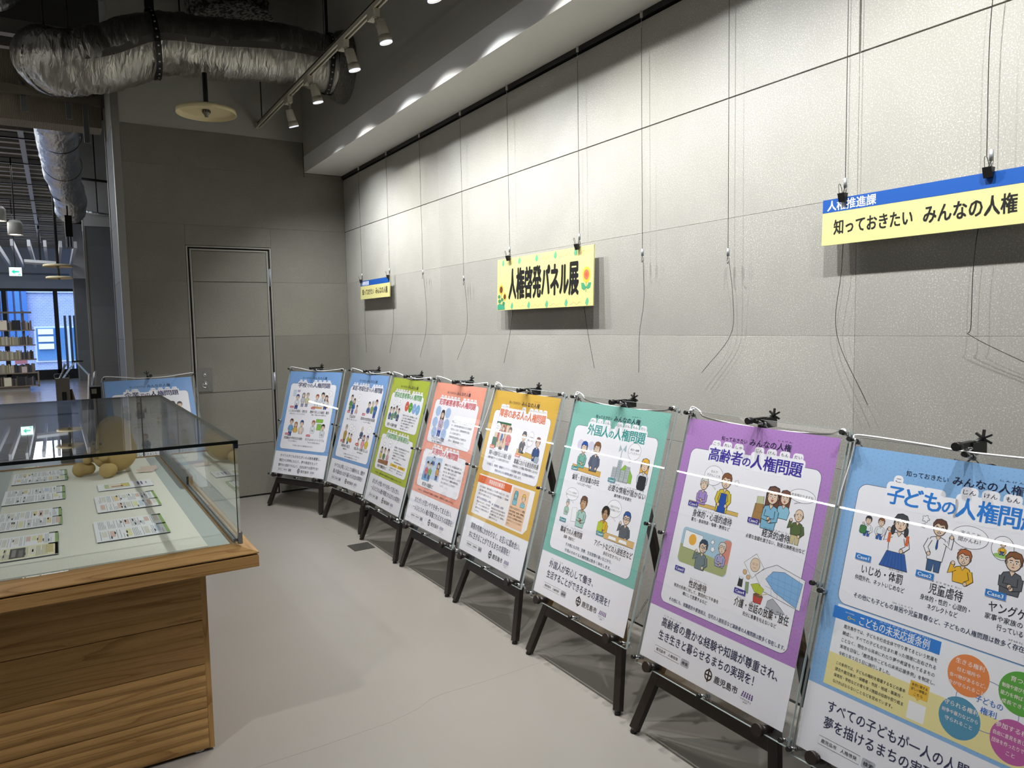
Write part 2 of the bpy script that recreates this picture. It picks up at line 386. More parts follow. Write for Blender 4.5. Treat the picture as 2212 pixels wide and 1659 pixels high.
# door leaf
door = struct(B().box((DX0+.006, .012, .012), (DX1-.006, .05, DZ-.006), mat('door_core', '#5f5c54', .6)), 'door_1')
for (a, c) in ((.012, K), (K, 2*K), (2*K, 3*K), (3*K, 4*K), (4*K, DZ-.022)):
    panel(DX0+.024, DX1-.024, a+.002, c-.002, door, 'y', .004, CEMB, 'door_panel')
q = B()
q.box((DX0+.008, .0, .012), (DX0+.022, .02, DZ-.008), ALU); q.box((DX1-.022, .0, .012), (DX1-.008, .02, DZ-.008), ALU)
q.box((DX0+.022, .0, DZ-.020), (DX1-.022, .02, DZ-.008), ALU); q.obj('door_edge_trim', door)
q = B()
q.box((DX0-.018, -.002, 0), (DX0-.006, .04, DZ+.016), ALU); q.box((DX1+.006, -.002, 0), (DX1+.018, .04, DZ+.016), ALU)
q.box((DX0-.006, -.002, DZ+.006), (DX1+.006, .04, DZ+.016), ALU); q.obj('door_frame', door)
q = B(); q.box((-1.291, -.003, .925), (-1.178, .006, 1.118), mat('lock_plate_grey', '#8b8a86', .4, .7)); lp = q.obj('lock_plate', door)
q = B()
for zz, rr in ((1.063, .018), (.980, .029)):
    mx = Matrix.Translation((-1.234, -.003, zz)) @ Matrix.Rotation(R(90), 4, 'X')
    q.lathe([(rr, -.001), (rr, .004), (rr*.82, .006), (rr*.78, .003), (rr*.5, .003), (rr*.45, .009), (.001, .011)], CHROME, 24, mx)
q.obj('lock_cylinder', lp)
for zz in (1.86, .98, .25):
    q = B(); q.tube([(DX1+.002, -.008, zz-.075), (DX1+.002, -.008, zz+.075)], .008, STEEL, 10); q.box((DX1-.018, -.004, zz-.07), (DX1+.0, .0, zz+.07), STEEL); q.obj('hinge', door)
# black strips standing in for the shadow line at the foot of the walls
struct(B().box((-1.745, .006, 0), (0, .02, .012), BLACK), 'skirting_shade_back')
struct(B().box((.005, -11.5, 0), (.018, 0, .011), BLACK), 'skirting_shade_right')

# ---- hall beyond: bulkhead, wall ends, far wall, windows
struct(B().box((-9.5, .9, 3.17), (-1.81, 1.15, 3.72), RIBBED), 'wall_bulkhead')
def wallend(y, x0, nm, zt, m, m2, th=.7):
    w = struct(B().box((x0+.014, y+.014, 0), (.3, y+th, 3.02), GAP), nm)
    for j in range(7):
        z0, z1 = (rows[j], rows[j+1]) if j < 6 else (2.73, 3.02)
        panel(x0+.012, -.2, z0, z1, w, 'y', y, m)
    struct(B().box((x0, y-.01, 3.02), (.3, y+th, zt), m2), 'wall_upper_'+nm.split('_')[-1])
    struct(B().box((x0-.02, y-.006, 0), (x0+.012, y+.03, 3.3), ALU), 'trim_'+('5' if nm.endswith('middle') else '6'))
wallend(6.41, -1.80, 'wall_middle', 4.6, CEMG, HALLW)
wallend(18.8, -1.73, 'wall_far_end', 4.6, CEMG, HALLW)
FY = 20.45
struct(B().box((-9.5, FY, 2.80), (-1.6, FY+.2, 4.6), mat('bulkhead_bluegrey', '#aeb6c4', .7)), 'wall_far')
struct(B().box((-9.5, FY, 0), (-1.6, FY+.2, .14), FRAMEB), 'baseboard_far')
wi = struct(B().box((-9.5, FY+.02, 2.72), (-1.6, FY+.12, 2.80), FRAMEB), 'window_1')
fr = B()
for x in (-8.7, -7.4, -6.1, -4.82, -3.52, -2.20):
    fr = B().box((x-.06, FY+.02, .14), (x+.06, FY+.14, 2.72), FRAMEB); fr.obj('window_mullion', wi)
xs = [-9.4, -8.7, -7.4, -6.1, -4.82, -3.52, -2.20, -1.6]
for i in range(7): B().box((xs[i]+.05, FY+.07, .16), (xs[i+1]-.05, FY+.08, 2.72), WINGL).obj('window_pane', wi)
B().box((-9.5, FY+.02, .14), (-1.6, FY+.12, .30), FRAMEB).obj('window_sill', wi)
# grey posts outside the glass
for pw, x in (('left', -1.98), ('middle', -1.84), ('right', -1.72)):
    tag(B().box((x-.035, FY+.6, 0), (x+.035, FY+.67, 1.98), mat('outdoor_steel', '#7d9db5', .5)).obj('outdoor_post'), '%s slim steel post outside the far window' % pw, 'post', 'posts outside the far window')
# building across the street
def brickmat():
    m = mat('pale_tile_facade', '#a9b4cf', .8); n, l, b_ = nodes(m)
    tc = N(n, 'ShaderNodeTexCoord'); mp = N(n, 'ShaderNodeMapping'); mp.inputs['Rotation'].default_value = (R(90), 0, 0); l.new(tc.outputs['Object'], mp.inputs['Vector'])
    k = N(n, 'ShaderNodeTexBrick'); k.inputs['Scale'].default_value = 3.2; k.inputs['Color1'].default_value = (*lin('#8fa2cf'), 1); k.inputs['Color2'].default_value = (*lin('#9aacd6'), 1); k.inputs['Mortar'].default_value = (*lin('#c3d2ee'), 1)
    l.new(mp.outputs[0], k.inputs['Vector']); l.new(k.outputs['Color'], b_.inputs['Base Color']); return m
FAC = brickmat()
bl = thing('building', 'pale blue tiled building seen through the far window', 'building', (0, 34, -2))
B().box((-16, 0, 0), (8, 2, 13), FAC).obj('facade', bl)
BL = mat('blue_panel', '#3f78c0', .4); BL2 = mat('blue_glass', '#5b93cf', .15, .2); PALE = mat('pale_frame', '#c8d8ee', .5)
for x in range(8):
    q = B(); q.box((-5.3+x*.26, -.25, 3.0), (-5.12+x*.26, 0, 12.), BL if x % 2 else BL2); q.obj('louvre', bl)
for (x0, x1, z0, z1) in ((-3.1, .9, 2.1, 3.75), (-3.3, 1.8, 5.3, 7.0)):
    q = B(); q.box((x0, -.12, z0), (x1, 0, z1), PALE); w = q.obj('window', bl)
    for i in range(3):
        q = B(); a = x0+.08+i*(x1-x0)/3; q.box((a, -.16, z0+.08), (a+(x1-x0)/3-.12, -.12, z1-.08), BL2); q.obj('pane', w)
q = B()
for k_ in range(3): q.box((-2.95, -.3, 2.7+k_*.34), (-2.35, -.13, 2.95+k_*.34), mat('white_unit', '#f2f4fa', .5))
q.obj('air_conditioner', bl)
tag(B().box((-30, FY+.3, -2.1), (20, 34, -2), mat('street', '#8e97a3', .9)).obj('street_ground'), 'pale street ground below the far window', 'ground')['kind'] = 'structure'

# ---- dark deck with ribs and channels above the library
dk = []
j = 0; y = 1.35
MR = mat('deck_rib', '#a7a49c', .5, .2)
while y < 20.3:
    q = B(); q.box((-5.2, y, 4.0), (-1.82, y+.10, 4.05), MR); q.box((-5.2, y+.0, 4.05), (-1.82, y+.012, 4.12), MR)
    tag(q.obj('ceiling_rib'), 'thin grey metal rib of the open library ceiling', 'ceiling rib', 'metal ribs of the open library ceiling'); y += .36
ORD = ['first', 'second', 'third', 'fourth', 'fifth', 'sixth', 'seventh', 'eighth']
for ci, y in enumerate((4.6, 6.2, 7.9, 9.6, 11.3, 13.0, 14.7, 16.4)):
    q = B(); q.box((-5.2, y, 3.82), (-2.0, y+.012, 3.90), STEEL); q.box((-5.2, y, 3.82), (-2.0, y+.05, 3.832), STEEL); q.box((-5.2, y, 3.89), (-2.0, y+.05, 3.90), STEEL)
    tag(q.obj('ceiling_channel'), '%s steel channel crossing below the ceiling ribs, counted from the bulkhead' % ORD[ci], 'steel channel', 'steel channels crossing the library ceiling')
q = B(); q.box((-2.50, 4.2, 3.83), (-2.44, 17, 3.84), STEEL); q.box((-2.50, 4.2, 3.84), (-2.49, 17, 3.93), STEEL)
tag(q.obj('ceiling_channel'), 'long steel channel running lengthwise beneath the ceiling ribs', 'steel channel')
# white ceiling fins
FIN = mat('baffle_board', '#b4b6be', .6)
for i, x in enumerate((-3.54, -3.24, -2.935, -2.635, -2.34, -2.05, -1.77)):
    q = B(); q.box((x-.03, 12.6, 3.30), (x+.03, 18.7, 3.44), FIN)
    tag(q.obj('ceiling_baffle'), '%s narrow grey baffle from the left before the far window' % ORD[i], 'baffle', 'ceiling baffles before the far window')

# ================================================================ GALLERY CEILING THINGS
# foil duct
def duct(name, label, pts, r, m, seed, sag=.03, n=28):
    t = thing(name, label, 'duct', pts[0]); rnd = random.Random(seed)
    P = bez(pts, 14); q = B(); rs = []
    for i in range(len(P)): rs.append(r*(1 + rnd.uniform(-1, 1)*sag + .02*math.sin(i*.55)))
    o0 = Vector(pts[0]); q.tube([p-o0 for p in P], rs, m, n)
    me = q.v
    for i in range(len(me)):
        k = i//n
        if k < len(P):
            c = P[k]-o0; v = Vector(me[i])-c; f = 1+rnd.uniform(-.018, .018); me[i] = tuple(c+v*f)
    q.obj('foil_wrap', t)
    return t, P, o0
D1, P1, o1 = duct('air_duct', 'large crinkled foil duct crossing below the gallery ceiling', [(-.35, -1.12, 3.31), (-.8, -1.04, 3.36), (-1.22, -1.0, 3.33), (-1.58, -1.0, 3.30), (-1.86, -.98, 3.17), (-2.07, -.90, 3.13), (-2.17, -.70, 3.18), (-2.20, -.40, 3.30), (-2.2, 0, 3.42), (-2.2, .4, 3.52), (-2.2, .86, 3.56)], .195, FOIL, 3)
def strap(parent, c, d, r, w, up_to=None, nm='strap'):
    q = B(); c = Vector(c); d = Vector(d).normalized(); a = d.cross(Vector((0,0,1))).normalized(); u = a.cross(d)
    n = 28; vs = []; fs = []
    for k in range(n+1):
        t = 2*PI*k/n
        for s_ in (-1, 1): vs.append(c + (a*math.cos(t)+u*math.sin(t))*r + d*w/2*s_)
        vs.append(c + (a*math.cos(t)+u*math.sin(t))*(r+.004) - d*w/2); vs.append(c + (a*math.cos(t)+u*math.sin(t))*(r+.004) + d*w/2)
    for k in range(n):
        e = k*4; fs += [(e+2, e+3, e+7, e+6), (e, e+2, e+6, e+4), (e+1, e+5, e+7, e+3)]
    q.add(vs, fs, BLACK)
    if up_to: q.box(tuple(c+u*(r-.01)-d*w/2-a*.004), tuple(Vector((c.x, c.y, up_to))+d*w/2+a*.004), BLACK)
    o = q.obj(nm, parent)
    h = B()
    for k in range(n):
        t = 2*PI*(k+.5)/n; p = c + (a*math.cos(t)+u*math.sin(t))*(r+.0045); nn = (a*math.cos(t)+u*math.sin(t))
        h.tube([p, p+nn*.001], .006, mat('strap_hole', '#b8b8b4', .5), 8)
    h.obj('strap_hole', o)['kind'] = 'stuff'
strap(D1, Vector((-1.60, -1.0, 3.295))-o1, (1, 0, .1), .215, .035, 1.4)
strap(D1, Vector((-.47, -1.10, 3.325))-o1, (1, -.1, -.05), .208, .03, 1.3)
strap(D1, Vector((-2.15, -.74, 3.165))-o1, (.45, -.83, -.2), .203, .014)
q = B()
S = [p-o1+Vector((0, -.198, -.02)) for p in P1[4:70]]
for i in range(len(S)-1): q.bar(S[i], S[i+1], .004, .045, mat('foil_tape', '#cfccc4', .25, .9))
q.obj('seam_tape', D1)
q = B()   # net collar where the duct meets the fascia
mx = Matrix.Translation(Vector((-.347, -1.12, 3.31))-o1) @ Matrix.Rotation(R(-90), 4, 'Y')
q.lathe([(.20, .10), (.235, .07), (.25, .03), (.25, 0)], foil('foil_net', '#8d8b85', .9, 3., .45), 32, mx); q.obj('net_collar', D1)
D2, P2, o2 = duct('air_duct', 'tilted foil duct beyond the bulkhead over the library', [(-2.14, 1.2, 3.42), (-2.13, 2.0, 3.36), (-2.10, 3.1, 3.36), (-2.06, 4.2, 3.30), (-1.98, 5.2, 3.24), (-1.97, 5.95, 3.17)], .185, FOIL2, 5, .06)
for yy, rr in ((2.1, .19), (3.4, .187), (4.7, .186)):
    strap(D2, Vector((-2.12+.03*(yy-2), yy, 3.37-.03*(yy-2)))-o2, (.03, 1, -.04), rr+.006, .02)
duct('air_duct', 'foil duct end in the upper left corner', [(-3.4, -1.25, 3.62), (-3.0, -1.1, 3.66), (-2.66, -.9, 3.68), (-2.45, -.6, 3.70)], .22, FOIL2, 9)[0]
q = B(); rn = random.Random(4)
P = bez([(-1.02, -.42, 4.6), (-1.02, -.45, 4.2), (-1.02, -.50, 3.86), (-1.0, -.52, 3.70)], 5)
q.tube([p-Vector((-1.02, -.42, 3.7)) for p in P], [.30*(1+rn.uniform(-.05, .05)) for _ in P], SPECK, 22)
t = thing('insulated_pipe', 'speckled black and white lagged pipe end above the foil duct', 'pipe', (-1.02, -.42, 3.7)); q.obj('lagging', t)
# hangers
for (x, y, z0, z1, r) in ((-.71, -.12, 3.12, 4.6, .005), (-.9, -.35, 3.5, 4.6, .007), (-.83, -.35, 3.5, 4.6, .007), (-1.33, -.35, 3.5, 4.6, .006), (-2.2, -.4, 3.3, 4.6, .008), (-2.05, -.2, 3.3, 4.6, .008), (-.70, -1.75, 3.12, 4.6, .003)):
    tag(B().tube([(x, y, z0), (x, y, z1)], r, BLACKM, 8).obj('hanger_rod'), 'thin dark rod hanging down from the gallery ceiling', 'rod', 'hanger rods above the gallery')
for a, c, lb in (((-3.2, .2, 4.05), (-1.8, .12, 3.98), 'galvanised beam in the dark void above the foil duct'), ((-3.4, .80, 3.42), (-1.82, .80, 3.36), 'beige channel fixed across the ribbed bulkhead')):
    q = B().bar(a, c, .04, .07, STEEL if 'galv' in lb else mat('beige_channel', '#8d8678', .5, .3)); tag(q.obj('ceiling_channel'), lb, 'steel channel')
for x, z0, lb in ((-2.36, 3.22, 'slanted galvanised bracket at the left of the ribbed bulkhead'), (-2.05, 3.20, 'middle grey bracket on the ribbed bulkhead'), (-1.93, 3.02, 'longest steel bracket hanging right of the ribbed bulkhead')):
    q = B().box((x-.022, .82, z0), (x+.022, .832, 3.46), STEEL); q.box((x-.022, .79, z0), (x-.018, .832, 3.46), STEEL); q.box((x+.018, .79, z0), (x+.022, .832, 3.46), STEEL)
    tag(q.obj('hanging_bracket'), lb, 'bracket')
# sprinkler with heat plate
def heat_plate(loc, lb, pipe, s=1.):
    t = thing('sprinkler', lb, 'sprinkler', loc)
    q = B(); q.lathe([(.001, .012), (.17, .012), (.188, .006), (.19, -.022), (.186, -.022), (.183, .0), (.165, .006), (.001, .006)], HEATP, 40); q.obj('heat_plate', t)
    q = B(); q.tube([(0, 0, .012), (0, 0, pipe)], .016, BLACKM, 12); q.tube([(0, 0, .012), (0, 0, .035)], .022, BLACKM, 12); q.obj('pipe', t)
    q = B(); q.lathe([(.026, .004), (.026, -.012), (.022, -.02), (.012, -.032), (.012, -.04), (.001, -.04)], mat('sprinkler_brass', '#6f6b62', .4, .6), 20)
    for k in range(10): a = 2*PI*k/10; q.box((.024*math.cos(a)-.003, .024*math.sin(a)-.003, -.014), (.024*math.cos(a)+.003, .024*math.sin(a)+.003, -.002), BLACK)
    q.obj('sprinkler_head', t)
heat_plate((-1.31, -1.1, 2.885), 'large cream heat plate sprinkler hanging below the foil duct', .245)
heat_plate((-2.17, 6.5, 2.43), 'upper small heat plate sprinkler before the far window', 2.15)
heat_plate((-2.15, 8.0, 2.35), 'lower small heat plate sprinkler before the far window', 2.24)

# lighting track and spotlights
TX, TZ = -.72, 3.11
t = thing('lighting_track', 'long cream lighting track running towards the back wall', 'track', (TX, -.05, TZ))
q = B(); q.box((-.017, -6.6, -.016), (-.007, 0, .016), CREAM); q.box((.007, -6.6, -.016), (.017, 0, .016), CREAM); q.box((-.017, -6.6, .008), (.017, 0, .018), CREAM); q.box((-.008, -6.6, -.002), (.008, 0, .001), BLACK)
q.obj('rail', t); B().box((-.019, 0, -.019), (.019, .045, .019), CREAM).obj('end_cap', t)
spots = [(-.98, -.62), (-1.475, -1.5), (-2.18, -2.42), (-2.66, -3.05), (-3.25, -3.55), (-3.85, -4.15), (-4.5, -4.8), (-5.2, -5.5), (-5.9, -6.2)]
names = ['farthest cream spotlight at the back end of the lighting track', 'second cream spotlight from the back wall on the track', 'third cream spotlight from the back wall, before the duct end', 'nearest visible cream spotlight at the top of the frame']
for i, (y, ty) in enumerate(spots):
    lb = names[i] if i < 4 else 'cream track spotlight nearer than the top of the frame'
    t = thing('track_spotlight', lb, 'spotlight', (TX, y, TZ-.016), group='track spotlights out of view' if i >= 4 else 'spotlights on the lighting track')
    B().box((-.018, -.02, -.042), (.018, .075, 0), CREAM).obj('adapter', t)
    hd = Vector((.030, -.01, -.085)) if i else Vector((.0, -.01, -.13))
    q = B(); q.tube([(0, 0, -.042), (0, 0, -.05)], .014, CREAM, 12); q.tube([(0, 0, -.05), (0, -.005, -.085), tuple(hd+Vector((0, 0, .03)))], .0075, CREAM, 8); q.obj('arm', t)
    tgt = Vector((.0, y+(ty-y)*.6, .1)) - Vector((TX, y, TZ-.016)) - hd
    if i == 0: tgt = Vector((.30, .10, -1.))
    d = tgt.normalized(); rot = d.to_track_quat('-Z', 'Y').to_matrix().to_4x4(); mx = Matrix.Translation(hd) @ rot
    q = B(); q.lathe([(.001, .035), (.022, .035), (.026, .03), (.030, -.02), (.030, -.045), (.028, -.047), (.033, -.048), (.036, -.072), (.034, -.085), (.031, -.085), (.029, -.078), (.001, -.074)], CREAM, 24, mx); h = q.obj('lamp_housing', t)
    q = B(); q.lathe([(.029, -.0795), (.015, -.077), (.001, -.076)], LAMPON, 24, mx); q.lathe([(.031, -.086), (.0345, -.086), (.0345, -.082)], mat('lamp_ring', '#dfe4ee', .3, 0, .5, '#cfd8ee', 1.5), 24, mx); q.obj('lens', t)
    l = bpy.data.lights.new('spot_lamp', 'SPOT'); l.energy = SPOTW[i]; l.spot_size = R(118); l.spot_blend = 1.; l.shadow_soft_size = .02; l.color = (1, .985, .95) if i % 2 else (.95, .98, 1)
    lo = bpy.data.objects.new('spot_lamp', l); C.objects.link(lo); lo.parent = t; lo.location = hd + d*.088; lo.rotation_euler = rot.to_euler()
# linear lamp far left of the camera, mirrored in the acrylic sheets
t = thing('linear_lamp', 'long linear ceiling lamp hanging out of frame to the left', 'lamp', (-6.6, 0, 2.84))
q = B(); q.box((-.03, -6.5, 0), (.03, 9, .05), HALLW); q.obj('lamp_body', t)
q = B(); q.box((-.022, -6.5, -.012), (.022, 9, 0), mat('linear_lamp_glow', '#ffffff', .5, 0, .5, '#fffaf2', 26.)); q.obj('lamp_strip', t)
for yy in (-5, 0, 6): pass
q = B(); [q.tube([(0, yy, .05), (0, yy, 1.755)], .003, BLACKM, 6) for yy in (-5.5, 0, 7)]; q.obj('suspension_wire', t)

# pendants, exit sign, projector and far details
for (x, y, z, lb) in ((-2.83, 6.0, 2.98, 'left cylinder pendant lamp under the library ceiling'), (-2.645, 6.0, 2.80, 'right, lower cylinder pendant lamp under the library ceiling')):
    t = thing('pendant_lamp', lb, 'lamp', (x, y, z))
    q = B(); q.lathe([(.001, .20), (.065, .20), (.068, .19), (.085, .17), (.09, .165), (.092, 0), (.086, 0), (.084, .02), (.001, .03)], mat('pendant_white', '#c9cac6', .5), 28); q.obj('lamp_body', t)
    q = B(); q.lathe([(.083, .012), (.001, .016)], mat('pendant_glow', '#fff', .5, 0, .5, '#fff6e4', 9.), 28); q.obj('lens', t)
    B().tube([(0, 0, .2), (0, 0, 1.05)], .008, BLACKM, 8).obj('cord', t)
    l = bpy.data.lights.new('pendant_light', 'SPOT'); l.energy = 18; l.spot_size = R(110); l.spot_blend = .6; l.shadow_soft_size = .07
    lo = bpy.data.objects.new('pendant_light', l); C.objects.link(lo); lo.parent = t; lo.location = (0, 0, -.01)
t = thing('exit_sign', 'green and white exit sign with left arrow hanging in the library', 'sign', (-2.85, 11.0, 2.64))
B().box((-.105, 0, -.085), (.105, .05, .085), mat('sign_case', '#d8dee0', .4)).obj('sign_case', t)
B().box((-.10, -.003, -.08), (.10, 0, .08), mat('sign_face', '#e9fff6', .4, 0, .5, '#c9fff0', 1.2)).obj('sign_face', t)
q = B(); G = mat('sign_green', '#16b79a', .5, 0, .5, '#10b898', .9); y = -.0045
q.add([(-.07, y, 0), (-.005, y, .055), (-.02, y, .02), (.06, y, .012), (.06, y, -.012), (-.02, y, -.02), (-.005, y, -.055)], [(0,6,5,2,1), (2,5,4,3)], G)
for k in range(2): q.box((.045+.02*k, y, -.07), (.058+.02*k, y-.001, -.04), G)
q.obj('arrow', t); B().tube([(0, .02, .085), (0, .02, 1.95)], .006, BLACKM, 6).obj('hanger', t)
t = thing('projector_box', 'black and white vented box hanging under the tilted foil duct', 'ceiling unit', (-2.035, 4.6, 2.62))
B().box((-.035, 0, .03), (.045, .3, .30), BLACK).obj('unit_body', t)
q = B()
for k in range(3): q.box((-.035+.031*k, -.004, -.10), (-.018+.031*k, 0, .03), mat('vent_white', '#cfd9ee', .5))
q.box((-.035, 0, -.10), (.045, .2, .03), BLACK); q.obj('vent', t); B().tube([(0, .15, .29), (0, .15, .44)], .01, BLACKM, 8).obj('hanger', t)
t = thing('ceiling_unit', 'flat white ceiling unit behind the small sprinkler plates', 'ceiling unit', (-2.45, 13.0, 2.98)); B().box((-.3, 0, 0), (.3, .5, .06), HALLW, Matrix.Rotation(R(3), 4, 'Y')).obj('unit_body', t)
B().tube([(0, .25, .06), (0, .25, 1.6)], .02, BLACKM, 8).obj('hanger', t)
t = thing('pipe', 'grey pipe along the pale bulkhead above the far window', 'pipe', (-5.5, 19.9, 3.2)); B().tube([(0, 0, 0), (3.7, 0, 0)], .03, mat('pipe_grey', '#7e8794', .5), 10).obj('pipe_run', t)
t = thing('pipe', 'thin pipe with a vertical drop on the middle wall', 'pipe', (-1.8, 6.33, 3.7)); q = B(); q.tube([(0, 0, .0), (.4, 0, -.02)], .018, BLACKM, 8); q.tube([(.19, 0, -.48), (.19, 0, .9)], .008, BLACKM, 8); q.tube([(0, 0, -.48), (.4, 0, -.52)], .022, FOIL2, 8); q.obj('pipe_run', t)
# ================================================================ DISPLAY CASE
CX0, CX1, CY0, CY1 = -2.61, -1.775, -3.985, -1.925     # glass box
case = thing('display_case', 'wooden display case with glass hood holding leaflets and a plush toy', 'display case', (0, 0, 0))
LX0, LX1, LY0, LY1 = CX0-.05, -1.727, -4.035+.038, CY1+.05
# upper bevelled frame (mitred): four boards
def frame_board(p_in0, p_in1, p_out0, p_out1, zt, zl, zb, m, nm):
    q = B(); i0, i1, o0, o1 = [Vector((*p, 0)) for p in (p_in0, p_in1, p_out0, p_out1)]
    def z(v, h): return (v.x, v.y, h)
    vs = [z(i0, zt), z(i1, zt), z(o1, zl), z(o0, zl), z(i0, zb), z(i1, zb), z(o1, zb), z(o0, zb)]
    q.add(vs, [(0,3,2,1), (4,5,6,7), (3,7,6,2), (0,1,5,4), (0,4,7,3), (1,2,6,5)], m); return part(q, nm, case, bevel=.0012)
I = [(CX0+.012, CY0+.012), (CX1-.03, CY0+.012), (CX1-.03, CY1-.012), (CX0+.012, CY1-.012)]
O = [(LX0, LY0), (LX1, LY0), (LX1, LY1), (LX0, LY1)]
for k, m in zip(range(4), (ASHX, ASHY, ASHX, ASHY)):
    a, c = k, (k+1) % 4; frame_board(I[a], I[c], O[a], O[c], .737, .700, .696, m, 'frame_board')
frame = B()
for (a, c, m) in (((LX0+.001, LY0+.001, .652), (LX1-.001, LY0+.045, .6905), ASHX), ((LX0+.001, LY1-.045, .652), (LX1-.001, LY1-.001, .6905), ASHX), ((LX1-.045, LY0+.045, .652), (LX1-.001, LY1-.045, .6905), ASHY), ((LX0+.001, LY0+.045, .652), (LX0+.045, LY1-.045, .6905), ASHY)):
    part(B().box(a, c, m), 'lower_rail', case, bevel=.0015)
part(B().box((-2.48, -3.82, .60), (-1.91, -2.1, .694), mat('case_underside', '#3a2b1a', .7)), 'case_tray', case)
# body: flute-profiled boards on the front, plain on the sides
BX0, BX1, BY0, BY1 = -2.50, -1.890, -3.853, -2.07
zs = [.010, .153, .306, .459, .650]
for k in range(4):
    z0, z1 = zs[k]+.0012, zs[k+1]-.0012; prof = [(BY0+.02, z0)]
    n = 24
    for i in range(n+1):
        t = i/n; ph = t*4 % 1. if t < 1 else 1.
        prof.append((BY0 + .003*(1-math.sin(PI*ph)) - .001, z0+(z1-z0)*t))
    prof.append((BY0+.02, z1))
    q = B(); q.prism(prof[::-1], BX0, BX1, ASHX, 0); part(q, 'front_board', case)
q = B(); q.box((BX1, BY0+.002, .010), (BX1+.018, BY1, .650), ASHZ); part(q, 'end_panel', case)
q = B(); q.box((BX0-.018, BY0+.002, .010), (BX0, BY1, .612), ASHZ); part(q, 'end_panel', case)
q = B(); q.box((BX0, BY0+.02, .012), (BX1, BY1, .60), mat('case_core', '#2a2018', .8)); part(q, 'carcass', case)
for x, y in ((BX1-.03, BY0+.035), (BX0+.03, BY0+.035), (BX1-.03, BY1-.05), (BX0+.03, BY1-.05)):
    q = B(); q.lathe([(.001, .010), (.026, .010), (.027, .004), (.027, 0), (.001, 0)], CHROME, 20, Matrix.Translation((x, y, 0))); part(q, 'foot', case)
# inside: linen panel, grey margin
part(B().box((CX0+.012, CY0+.012, .718), (CX1-.03, CY1-.012, .730), mat('tray_margin', '#b4bab7', .5)), 'tray_margin', case)
part(B().box((-2.475, CY0+.035, .730), (-1.875, CY1-.06, .7345), LINEN), 'linen_panel', case)
# glass hood
G = .010; ZB, ZT = .737, 1.062
def pane(a, c, nm, edges):
    q = B(); q.box(a, c, GLASS); o = part(q, nm, case); 
    for (u, v, m) in edges: part(B().box(u, v, m), 'glass_edge', o)
pane((CX0, CY0, ZT), (CX1, CY1, ZT+G), 'glass_top', [((CX0-.0006, CY0-.0008, ZT-.0002), (CX1+.0006, CY0+.0002, ZT+G-.0004), GEDGE), ((CX1-.014, CY0+.001, ZT+.0002), (CX1+.0008, CY1-.001, ZT+G+.0004), GEDGE2), ((CX0, CY1-.0002, ZT), (CX1, CY1+.0008, ZT+G), GEDGE)])
pane((CX0+.012, CY0+.002, ZB), (CX1-.013, CY0+.010, ZT), 'glass_front', [((CX1-.0128, CY0+.002, ZB), (CX1-.0105, CY0+.010, ZT), GEDGE)])
pane((CX1-.010, CY0+.002, ZB), (CX1-.002, CY1-.002, ZT), 'glass_side', [])
pane((CX0+.002, CY0+.002, ZB), (CX0+.010, CY1-.002, ZT), 'glass_side', [])
pane((CX0+.012, CY1-.010, ZB), (CX1-.013, CY1-.002, ZT), 'glass_back', [((-1.878, CY1-.012, ZB), (-1.872, CY1-.001, ZT), GEDGE)])
part(B().box((CX1-.013, CY0-.001, ZB-.004), (CX1+.0005, CY0+.014, ZB+.034), CHROME), 'corner_bracket', case)
part(B().box((CX1-.013, CY0-.0005, ZT-.016), (CX1+.0005, CY0+.012, ZT-.0003), mat('bracket_blue', '#1d2738', .3, .5)), 'corner_bracket', case)
q = B(); q.box((CX1-.024, CY0+.02, ZB), (CX1-.011, CY1-.02, ZB+.010), mat('door_channel', '#8b8f90', .35, .7)); q.box((CX1-.0185, CY0+.02, ZB+.010), (CX1-.0165, CY1-.02, ZB+.011), BLACK); part(q, 'door_channel', case)
q = B(); q.box((CX1-.023, -2.95, ZB+.010), (CX1-.014, CY1-.02, ZB+.045), mat('door_seal', '#3e4244', .3, .5)); part(q, 'door_rail', case)

